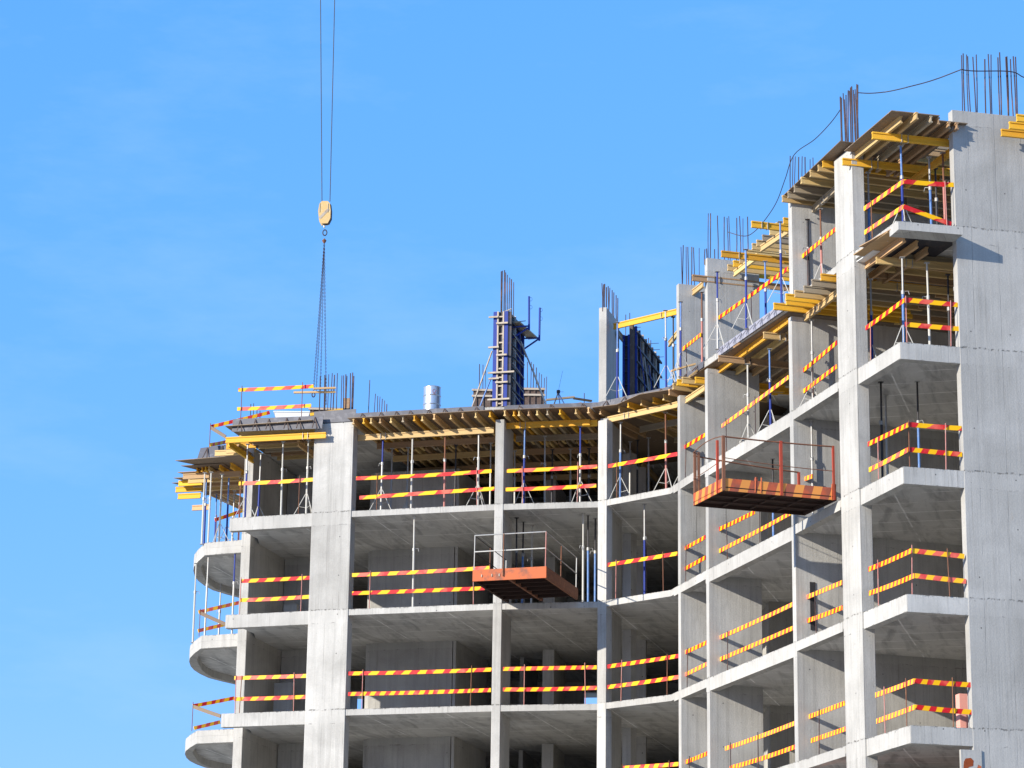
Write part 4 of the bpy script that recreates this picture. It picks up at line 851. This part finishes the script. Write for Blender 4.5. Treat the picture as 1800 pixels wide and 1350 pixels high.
# dark wall formwork in the background
def back_formwork(label, x0, x1, yt, yd, n):
    a, b_ = at_y(x0, yt, yd), at_y(x1, yt+1.5, yd); H = a.z-23.005; o = V((a.x, a.y, 23.005)); d = V((b_.x-a.x, b_.y-a.y, 0)); t = thing('wall_formwork', label, 'formwork', o, 'dark wall formworks at the back of the deck')
    m1 = MB(); m1.box(o, d, (0, .08, 0), (0, 0, H)); m1.build('panel', S_BRN, t)
    for z_ in (H-.1, H-.32, H-.95):
        m1 = MB(); m1.box(o+V((-.05, -.08, z_)), d+V((.1, 0, 0)), (0, .07, 0), (0, 0, .07)); m1.build('waler', S_WAL, t)
    for k in range(n):
        m1 = MB(); m1.box(o+d*((k+.3)/n)+V((0, -.04, 0)), (.06, 0, 0), (0, .04, 0), (0, 0, H-.05)); m1.build('stud', S_BRN, t)
back_formwork('brown wall formwork peeking out left of the blue column formwork', 832, 868, 683, 92, 3)
back_formwork('brown wall formwork peeking out right of the blue column formwork', 914, 956, 681, 92, 4)
back_formwork('low dark wall formwork behind the rebar above the wide pillar', 545, 605, 716, 91, 5)

# ------------------------------------------------------------------ small things on the deck
def drum():
    o = at_y(759, 722, 85.85); o.z = 23.005; t = thing('steel_drum', 'silver ribbed steel drum with a faint red mark', 'drum', o); r, H = .285, .87
    m1 = MB(); n = 40; prof = [(0, 0), (r, 0), (r, .27*H), (r+.018, .295*H), (r, .32*H), (r, .62*H), (r+.018, .645*H), (r, .67*H), (r, H-.02), (r+.008, H), (r-.012, H), (r-.012, H-.02), (0, H-.02)]
    for (r0, a0), (r1, a1) in zip(prof[:-1], prof[1:]):
        for k in range(n):
            c0, s0, c1, s1 = math.cos(2*math.pi*k/n), math.sin(2*math.pi*k/n), math.cos(2*math.pi*(k+1)/n), math.sin(2*math.pi*(k+1)/n)
            q = [o+V((r0*c0, r0*s0, a0)), o+V((r0*c1, r0*s1, a0)), o+V((r1*c1, r1*s1, a1)), o+V((r1*c0, r1*s0, a1))]
            if r0 < 1e-6: q = [q[0], q[2], q[3]]
            elif r1 < 1e-6: q = [q[0], q[1], q[2]]
            m1.face(q)
    m1.build('body', S_DRUM, t)
    m1 = MB()
    def on(a, h): return o+V((math.sin(a)*(r+.004), -math.cos(a)*(r+.004), h))
    m1.poly([on(.25+.16*math.cos(x), .68+.06*math.sin(x)) for x in [k*.5 for k in range(2, 12)]]+[on(.42, .66), on(.5, .72)], .007, 4)
    m1.poly([on(.15, .585), on(.3, .60), on(.5, .575)], .007, 4); m1.build('painted_mark', S_RED, t)
drum()
def tub():
    o = at_y(514, 735, 89.5); o.z = 23.005+.45; m1 = MB(); W = .62
    b0 = [o+V((-W*.8, -.2, 0)), o+V((W*.8, -.2, 0)), o+V((W*.8, .3, 0)), o+V((-W*.8, .3, 0))]; t0 = [o+V((-W, -.3, .42)), o+V((W, -.3, .42)), o+V((W, .4, .42)), o+V((-W, .4, .42))]
    m1.hexa(b0, t0); r_ = [p+V((0, 0, .0)) for p in t0]
    for a, b_ in zip(r_, r_[1:]+r_[:1]): m1.tube(a, b_, .025, 6)
    t = thing('mortar_tub', 'white mortar tub on timber bearers behind the left edge form', 'tub', o-V((0, 0, .45)))
    m1.build('body', S_TUB, t); m1 = MB()
    for x in (-.4, .35): m1.box(o+V((x, -.2, -.45)), (.1, 0, 0), (0, .5, 0), (0, 0, .45))
    m1.build('stand', W_G, t)
tub()
for i, (x0, y0, x1, y1, c) in enumerate(((545, 729, 603, 721, 'y'), (551, 683, 590, 682, 'e'), (516, 690, 590, 689, 'e'), (960, 703, 1010, 698, 'g'), (998, 713, 1022, 709, 'b'))):
    a, b_ = at_y(x0, y0, 89+i*.1), at_y(x1, y1, 89.1+i*.1); m1 = MB(); m1.bar(a, b_, .1, .1 if i == 0 else .06)
    ob = m1.build('timber_plank', BW[c], None, origin=a)
    tag(ob, ['thick yellow plank lying behind the left rebar', 'upper thin pine plank tied across the left rebar', 'lower thin pine plank tied across the left rebar', 'thin grey plank resting right of the blue column formwork', 'short brown plank near the middle of the deck'][i], 'plank')
for i, (x0, y0, x1, y1, yd, c) in enumerate(((1290, 610, 1345, 574, 76.5, 'e'), (1236, 640, 1275, 622, 79.3, 'g'), (690, 731, 742, 727, 86.6, 'g'), (780, 722, 826, 718, 87, 't'), (1008, 700, 1040, 705, 88, 'b'), (1180, 652, 1222, 640, 81, 'e'), (1212, 662, 1240, 640, 79.6, 't'))):
    a, b_ = at_y(x0, y0, yd), at_y(x1, y1, yd+.2); m1 = MB(); m1.bar(a, b_, .12, .05, lenuv=1)
    ob = m1.build('timber_plank', BW[c], None, origin=a)
    tag(ob, ['pine plank leaning along the edge of the wide bay deck', 'grey plank lying at the lower end of the wide bay deck', 'grey plank lying on the deck left of the silver drum', 'pale plank lying on the deck right of the silver drum', 'brown plank end propped left of the bare pillar', 'pine plank lying over the curved corner joists', 'pale plank lying where the corner wall meets the deck'][i], 'plank')
m1 = MB(); o = at_y(609, 712, 90); o.z = 23.005; m1.box(o+V((-.1, 0, 0)), (.2, 0, 0), (0, .2, 0), (0, 0, at_y(609, 700, 90).z-23)); m1.box(o+V((-.15, -.05, .5)), (.3, 0, 0), (0, .05, 0), (0, 0, .06))
tag(m1.build('timber_post', W_B, None, origin=o), 'rough brown timber post standing among the left rebar', 'post')
def tripod_stand():
    c0 = at_y(981, 690, 88); t = thing('survey_tripod', 'small blue tripod with thin aerial on the deck middle', 'tripod', V((c0.x, c0.y, 23.005)))
    for i, (x, y) in enumerate(((972, 716), (995, 716), (985, 716))):
        m1 = MB(); m1.tube(c0, at_y(x, y, 88+.2*i), .022, 5); m1.build('leg', S_LBL if i else S_DRK, t)
    m1 = MB(); m1.box(c0-V((.05, .05, .02)), (.12, 0, 0), (0, .1, 0), (0, 0, .1)); m1.build('head', S_DRK, t)
    m1 = MB(); m1.tube(c0, at_y(989, 652, 88), .006, 4); m1.tube(at_y(978, 688, 88), at_y(991, 689, 88), .006, 4); m1.build('aerial', S_DRK, t)
tripod_stand()
def reel():
    c0 = at_y(1160, 690, 86); t = thing('cable_reel', 'dark brown reel half hidden behind the props near the corner', 'reel', V((c0.x, c0.y, 23.005))); r = .38
    for s_ in (-.12, .12):
        m1 = MB(); m1.tube(V((c0.x+s_*.3, c0.y+s_, 23.005+r)), V((c0.x+s_*.3+.012, c0.y+s_+.03, 23.005+r)), r, 24); m1.build('flange', S_BRN, t)
    m1 = MB(); m1.tube(V((c0.x-.03, c0.y-.1, 23.005+r)), V((c0.x+.03, c0.y+.1, 23.005+r)), r*.5, 16); m1.build('drum', S_DRK, t)
reel()

# ------------------------------------------------------------------ cantilever loading platforms
def platform_a():
    zb = z4+.02; zt = zb+.38
    fl, fr_ = at_z(830.5, 1022, zb), at_z(960, 1015.5, zb); ln = 3.25
    u = (fr_-fl).normalized(); br_ = at_z(1016, 1054, zb); inn = (br_-fr_).normalized(); ln = (br_-fr_).length; W = (fr_-fl).length
    t = thing('loading_platform', 'rusty orange cantilever loading platform with thin railings', 'platform', fl, 'steel loading platforms hanging off the floors')
    Z = V((0, 0, 1)); h = .36
    m1 = MB(); m1.box(fl, u*W, inn*.06, Z*h); m1.build('front_beam', S_ORG, t)
    for a in (0, W-.08):
        m1 = MB(); m1.box(fl+u*a+inn*.062, u*.08, inn*(ln-.062), Z*h); m1.build('side_beam', S_RST if a else S_UND, t)
    for k in range(1, 6):
        m1 = MB(); m1.box(fl+u*.085+inn*(ln*k/6), u*(W-.17), inn*.06, Z*.12); m1.build('cross_beam', S_UND, t)
    m1 = MB(); m1.box(fl+u*(W*.48)+inn*.07, u*.07, inn*(ln-.08), Z*.1+Z*.0); m1.build('spine_beam', S_RST, t)
    m1 = MB(); m1.box(fl+u*.085+inn*.065+Z*.24, u*(W-.17), inn*(ln-.07), Z*.03); m1.build('floor_plate', S_UND, t)
    def rod(a, b_, nm, r=.018, m_=S_GAL):
        m1 = MB(); m1.tube(a, b_, r, 6); m1.build(nm, m_, t)
    e = .03
    c = lambda f, g, z_: fl+u*(W*f)+inn*(ln*g)+Z*(h+z_)
    for f, g, hh, m_ in ((.015, .01, 1.1, S_GAL), (.42, -.01, 1.1, S_RST), (.985, .01, 1.1, S_PNK), (.985, .48, 1.0, S_RST), (.985, .97, 1.0, S_WHT), (.015, .45, 1.05, S_RST), (.015, .92, 1.0, S_WHT)):
        rod(c(f, g, -.25 if f == .42 else 0), c(f+.005, g, hh), 'post', .018, m_)
    for zr in (1.1, .58):
        rod(c(.015, .01, zr), c(.985, .01, zr), 'handrail', .02, S_GAL if zr > 1 else S_WHT); rod(c(.985, .01, zr), c(.985, .97, zr-.1), 'handrail', .018, S_GAL); rod(c(.015, .01, zr), c(.015, .92, zr-.1), 'handrail', .014, S_DRK)
    for f in (.12, .26, .36):
        m1 = MB(); m1.box(c(f, -.004, -.24), u*.03, -inn*.01, Z*.08); m1.build('bracket_plate', S_WAL, t)
platform_a()
def platform_b():
    zb = z4+.02
    a, b_, c_, d_ = [at_z(x, y, zb) for x, y in ((1219, 889), (1271, 862), (1471, 879.5), (1416, 906.5))]
    t = thing('loading_platform', 'cantilever loading platform with orange and red striped side panels', 'platform', a, 'steel loading platforms hanging off the floors'); Z = V((0, 0, 1)); h = .34
    ab = (b_-a).normalized(); La = (b_-a).length; bc = (c_-b_).normalized(); Lb = (c_-b_).length
    m1 = MB(); m1.hexa([a, d_, c_, b_] if False else [a, b_, c_, d_][::-1], [p+Z*.05 for p in [a, b_, c_, d_][::-1]]) if False else m1.box(a+Z*.08, ab*La, bc*Lb, Z*.03); m1.build('floor_plate', S_UND, t)
    for k in range(5):
        m1 = MB(); m1.box(a+ab*.07+bc*(Lb*k/4.15+.02)+Z*.02, bc*.07, ab*(La-.12), Z*.06); m1.build('cross_beam', S_UND, t)
    for k in (.33, .66):
        m1 = MB(); m1.box(a+ab*(La*k)+bc*.1-Z*.002, bc*(Lb-.15), ab*.06, Z*.06); m1.build('cross_beam', S_UND, t)
    m1 = MB(); m1.bar(a+bc*.0+Z*.04+ab*.03, a+bc*Lb+Z*.04+ab*.03, .07, .1); m1.build('edge_channel', S_UND, t)
    m1 = MB(); m1.bar(a+bc*(Lb-.04)+Z*.04, b_+bc*(Lb-.04)+Z*.04, .07, .1); m1.build('edge_channel', S_UND, t)
    def pan(p, d, Ln, hh, per, lean):
        m1 = MB(); o = lean; n_ = 1
        m1.hexa([p, p+d*Ln, p+d*Ln+o*.02, p+o*.02], [p+Z*hh-o*.0, p+d*Ln+Z*hh, p+d*Ln+Z*hh+o*.02, p+Z*hh+o*.02])
        for i in range(len(m1.uv)):
            m1.uv[i] = [((m1.v[vi]-p).dot(d)/per, (m1.v[vi]-p).z/hh) for vi in m1.f[i]]
        m1.build('striped_panel', M_STR2, t)
    pan(a, ab, La, h, .42, bc); pan(b_-ab*.002, bc, Lb-.02, h, .52, -ab)
    def rod(p, q, nm, r=.02, m_=S_RED):
        m1 = MB(); m1.tube(p, q, r, 6); m1.build(nm, m_, t)
    def post(p, hh, wd, m_):
        m1 = MB(); m1.box(p-bc*wd/2-ab*.03, bc*wd, ab*.06, Z*hh); m1.build('post', m_, t)
    post(a+bc*.05, 1.5, .07, S_RST); post(a+bc*.15+ab*.02, 1.5, .06, S_RST)
    post(b_-ab*.35, 1.45, .06, S_RED); post(b_+bc*.02, 1.5, .08, S_RST); post(b_+bc*(Lb*.51), 1.5, .075, S_RED); post(b_+bc*(Lb*.975), 1.5, .055, S_RED)
    post(a+bc*(Lb*.56), .95, .06, S_RED); post(a+bc*(Lb*.95), 1.2, .06, S_RED)
    T = 1.48
    def sag(p, q, r, m_, s_=.08, n=8):
        m1 = MB(); m1.poly([p.lerp(q, k/n)-Z*(s_*4*(k/n)*(1-k/n)) for k in range(n+1)], r, 5); m1.build('handrail', m_, t)
    sag(b_+Z*T, b_+bc*Lb*.975+Z*T, .022, S_RST, .02); sag(a+Z*T, b_+Z*T, .014, S_RST, -.1); sag(b_+Z*.9, b_+bc*Lb*.975+Z*.8, .012, S_RST, .03)
    sag(a+Z*1.4, a+bc*Lb*.95+Z*1.2, .022, S_RST, .02); sag(a+Z*.75, b_-ab*.1+Z*.85, .01, S_RST, .02)
    for k in (.28, .33, .955, .985):
        q = b_-ab*.0+bc*(Lb*k)+Z*.02; rod(q, q+Z*.42+bc*.02, 'lug', .018, S_ORG)
platform_b()

# ------------------------------------------------------------------ crane hook block, ropes and chains
def crane():
    y = 92; sc_ = y/4867
    c0 = at_y(570.5, 375, y); t = thing('crane_hook_block', 'yellow crane hook block hanging on two ropes with long chain slings', 'crane hook', c0)
    W, H = 24*sc_, 46*sc_; prof = [(-.42, .38), (-.22, .5), (.25, .5), (.42, .4), (.5, .1), (.5, -.25), (.3, -.48), (-.22, -.5), (-.42, -.32), (-.5, .05)]
    for k, (yo, m_, n_) in enumerate(((-.12, S_YEL, 'side_plate'), (.09, S_YEL, 'side_plate'))):
        m1 = MB(); B = [c0+V((a*W, yo, b_*H)) for a, b_ in prof]; T = [p+V((0, .035, 0)) for p in B]; m1.hexa(B[::-1], T[::-1]); m1.build(n_, m_, t)
    m1 = MB(); B = [c0+V((a*W*.98+.02, -.085, b_*H*.98)) for a, b_ in prof]; T = [p+V((.03, .174, 0)) for p in B]; m1.hexa(B[::-1], T[::-1]); m1.build('body', S_DRK, t)
    m1 = MB(); m1.box(c0+V((-.2, -.127, -.2)), (.32, 0, .36), (.07, 0, -.06), (0, .006, 0)); m1.build('painted_stripe', S_WAL, t)
    for x in (-.4, .26): 
        m1 = MB(); m1.box(c0+V((x*W, -.135, .0)), (.02, 0, 0), (0, .012, 0), (0, 0, .34)); m1.build('guard_bar', S_WAL, t)
    m1 = MB(); m1.tube(c0+V((0, 0, -.5*H)), c0+V((0.01, 0, -.5*H-.12)), .035, 8); m1.build('shank', S_GAL, t)
    m1 = MB(); r0 = at_y(571, 409, y); pts = [r0+V((math.cos(k*math.pi/6)*.075, 0, math.sin(k*math.pi/6)*.11)) for k in range(13)]; m1.poly(pts, .022, 6); m1.build('hook_ring', S_DRK, t)
    m1 = MB(); k0 = at_y(570, 423, y); m1.tube(k0+V((0, 0, .08)), k0, .02, 8, .085); m1.tube(k0, k0-V((0, 0, .1)), .085, 8, .03); m1.build('knuckle', S_RST, t)
    for (x0, y0, x1, y1) in ((563, -60, 566, 354), (589.7, -60, 580, 354)):
        m1 = MB(); m1.tube(at_y(x0, y0, y), at_y(x1, y1, y), .016, 6); m1.build('rope', S_DRK, t)
    for (x1, y1, dy) in ((551, 688, -1), (555.5, 690, .4), (563, 692, 1.2), (573.5, 712, 0)):
        a = at_y(570, 427, y); b_ = at_y(x1, y1, y+dy); n = 90; m1 = MB()
        L0 = (b_-a).length
        for k in range(n):
            p = a.lerp(b_, k/n)+V((0, 0, -.12*math.sin(math.pi*k/n)*.4)); q = a.lerp(b_, (k+.95)/n)+V((0, 0, -.048*math.sin(math.pi*(k+.95)/n))); s_ = V((.017, 0, 0)) if k % 2 else V((0, .017, 0))
            m1.tube(p-s_, q-s_, .0105, 4); m1.tube(p+s_, q+s_, .0105, 4)
        m1.build('chain_sling', S_CHN, t)
    m1 = MB(); s0 = at_y(551, 694, y); m1.poly([s0+V((math.cos(k*1.047)*.06, 0, math.sin(k*1.047)*.09)) for k in range(7)], .022, 5); m1.build('shackle', S_DRK, t)
crane()
# ------------------------------------------------------------------ cables strung between the rebars
def cable(label, pts, r=.016):
    m1 = MB(); P = [at_y(x, y, d) for x, y, d in pts]; out = []
    for i in range(len(P)-1):
        p0, p1, p2, p3 = P[max(0, i-1)], P[i], P[i+1], P[min(len(P)-1, i+2)]
        for k in range(6):
            u = k/6; out.append(.5*((2*p1)+(-p0+p2)*u+(2*p0-5*p1+4*p2-p3)*u*u+(-p0+3*p1-3*p2+p3)*u**3))
    out.append(P[-1]); m1.poly(out, r, 5)
    tag(m1.build('power_cable', S_DRK, None, origin=P[0]), label, 'cable', 'cables strung from rebar to rebar')
cable('dark cable sagging from the tall pillar rebar to the big wall rebar', [(1508, 163, 68.9), (1530, 164, 68.6), (1560, 161, 68.2), (1600, 152, 67.6), (1640, 141, 67.2), (1690, 122, 66.5)])
cable('dark cable running level through the big wall rebar', [(1690, 122, 66.4), (1700, 124, 66.5), (1720, 125, 66.6), (1765, 125, 66.8), (1785, 128, 66.9), (1800, 136, 67), (1820, 136, 67.1)])
cable('dark cable dropping from the tall pillar rebar down to the corner walls', [(1477, 193, 69.6), (1460, 216, 70.8), (1432, 245, 72), (1396, 272, 73.4), (1380, 315, 75), (1365, 355, 76), (1345, 386, 77), (1325, 408, 78), (1308, 415, 78.6), (1280, 408, 79)], .013)

# ------------------------------------------------------------------ brick and block pieces
b0 = at_z(1688, 1276, z2); 
m1 = MB(); p = sHI.at_px(1686, z2+1, 1.0); p.z = z2+.08; m1.box(p, dHI*.9, sHI.n*.25, (0, 0, .95)); ob = m1.build('insulation_block', S_PNKB, None, origin=p, bevel=.01)
tag(ob, 'salmon pink block standing on the lowest square balcony', 'block')
m1 = MB(); p = sGH.at_px(1528, z2-.9, 1.3); m1.box(V((p.x, p.y, Zl[1])), dHI*3.2, sHI.n*.2, (0, 0, 2.72)); tag(m1.build('brick_wall', M_BRK, None, origin=V((p.x, p.y, Zl[1]))), 'dark red brick infill wall at the bottom right', 'brick wall')
m1 = MB(); p = sHI.at_px(1690, z2-1, -.06); m1.box(V((p.x, p.y, Zl[1]+1)), dHI*.55, sHI.n*.1, (0, 0, 1.75)); ob = m1.build('brick_pier', M_CON, None, origin=V((p.x, p.y, Zl[1]+1)))
tag(ob, 'small masonry pier with orange splashed paint at the bottom right', 'pier')
p2_ = V((p.x, p.y, 0))-sHI.n*.004+V((0, 0, Zl[2]-.85)); ob['org_'] = (p.x, p.y, Zl[1]+1)
m1 = MB()
for q_ in (((.05, -.16), (.13, -.2), (.2, -.13), (.31, -.1), (.33, .03), (.26, .1), (.12, .08), (.07, 0)), ((.24, -.36), (.37, -.38), (.5, -.28), (.53, -.1), (.45, -.06), (.4, -.2), (.27, -.24))):
    fr_ = [p2_+dHI*a+V((0, 0, b_)) for a, b_ in q_]; m1.hexa([p+sHI.n*.003 for p in fr_], fr_); m1.build('paint_splash', S_ORG, ob)
m1 = MB(); p = sFG.at_px(1478, z2-.6, .6); m1.box(V((p.x, p.y, Zl[1])), sFG.d*.5, sFG.n*.3, (0, 0, 2.75)); tag(m1.build('insulation_block', S_PNKB, None, origin=V((p.x, p.y, Zl[1]))), 'pale salmon block corner at the bottom beside the tall pillar', 'block')
m1 = MB(); p = pF+NR*.42+DR*.246; p.z = z3+.35; m1.box(p, NR*.16, DR*.02, (0, 0, 1.35)); ob = m1.build('wall_slot_panel', S_DRK, None, origin=p)  # thin dark panel drawn in place of the dark slot in the wall
tag(ob, 'flat dark upright panel marking a slot in the bare wall left of tall pillar', 'wall slot')

for o in bpy.data.objects:
    if 'org_' in o: del o['org_']
bpy.context.view_layer.update()
print('objects', len(bpy.data.objects), 'top', sum(1 for o in bpy.data.objects if o.parent is None))
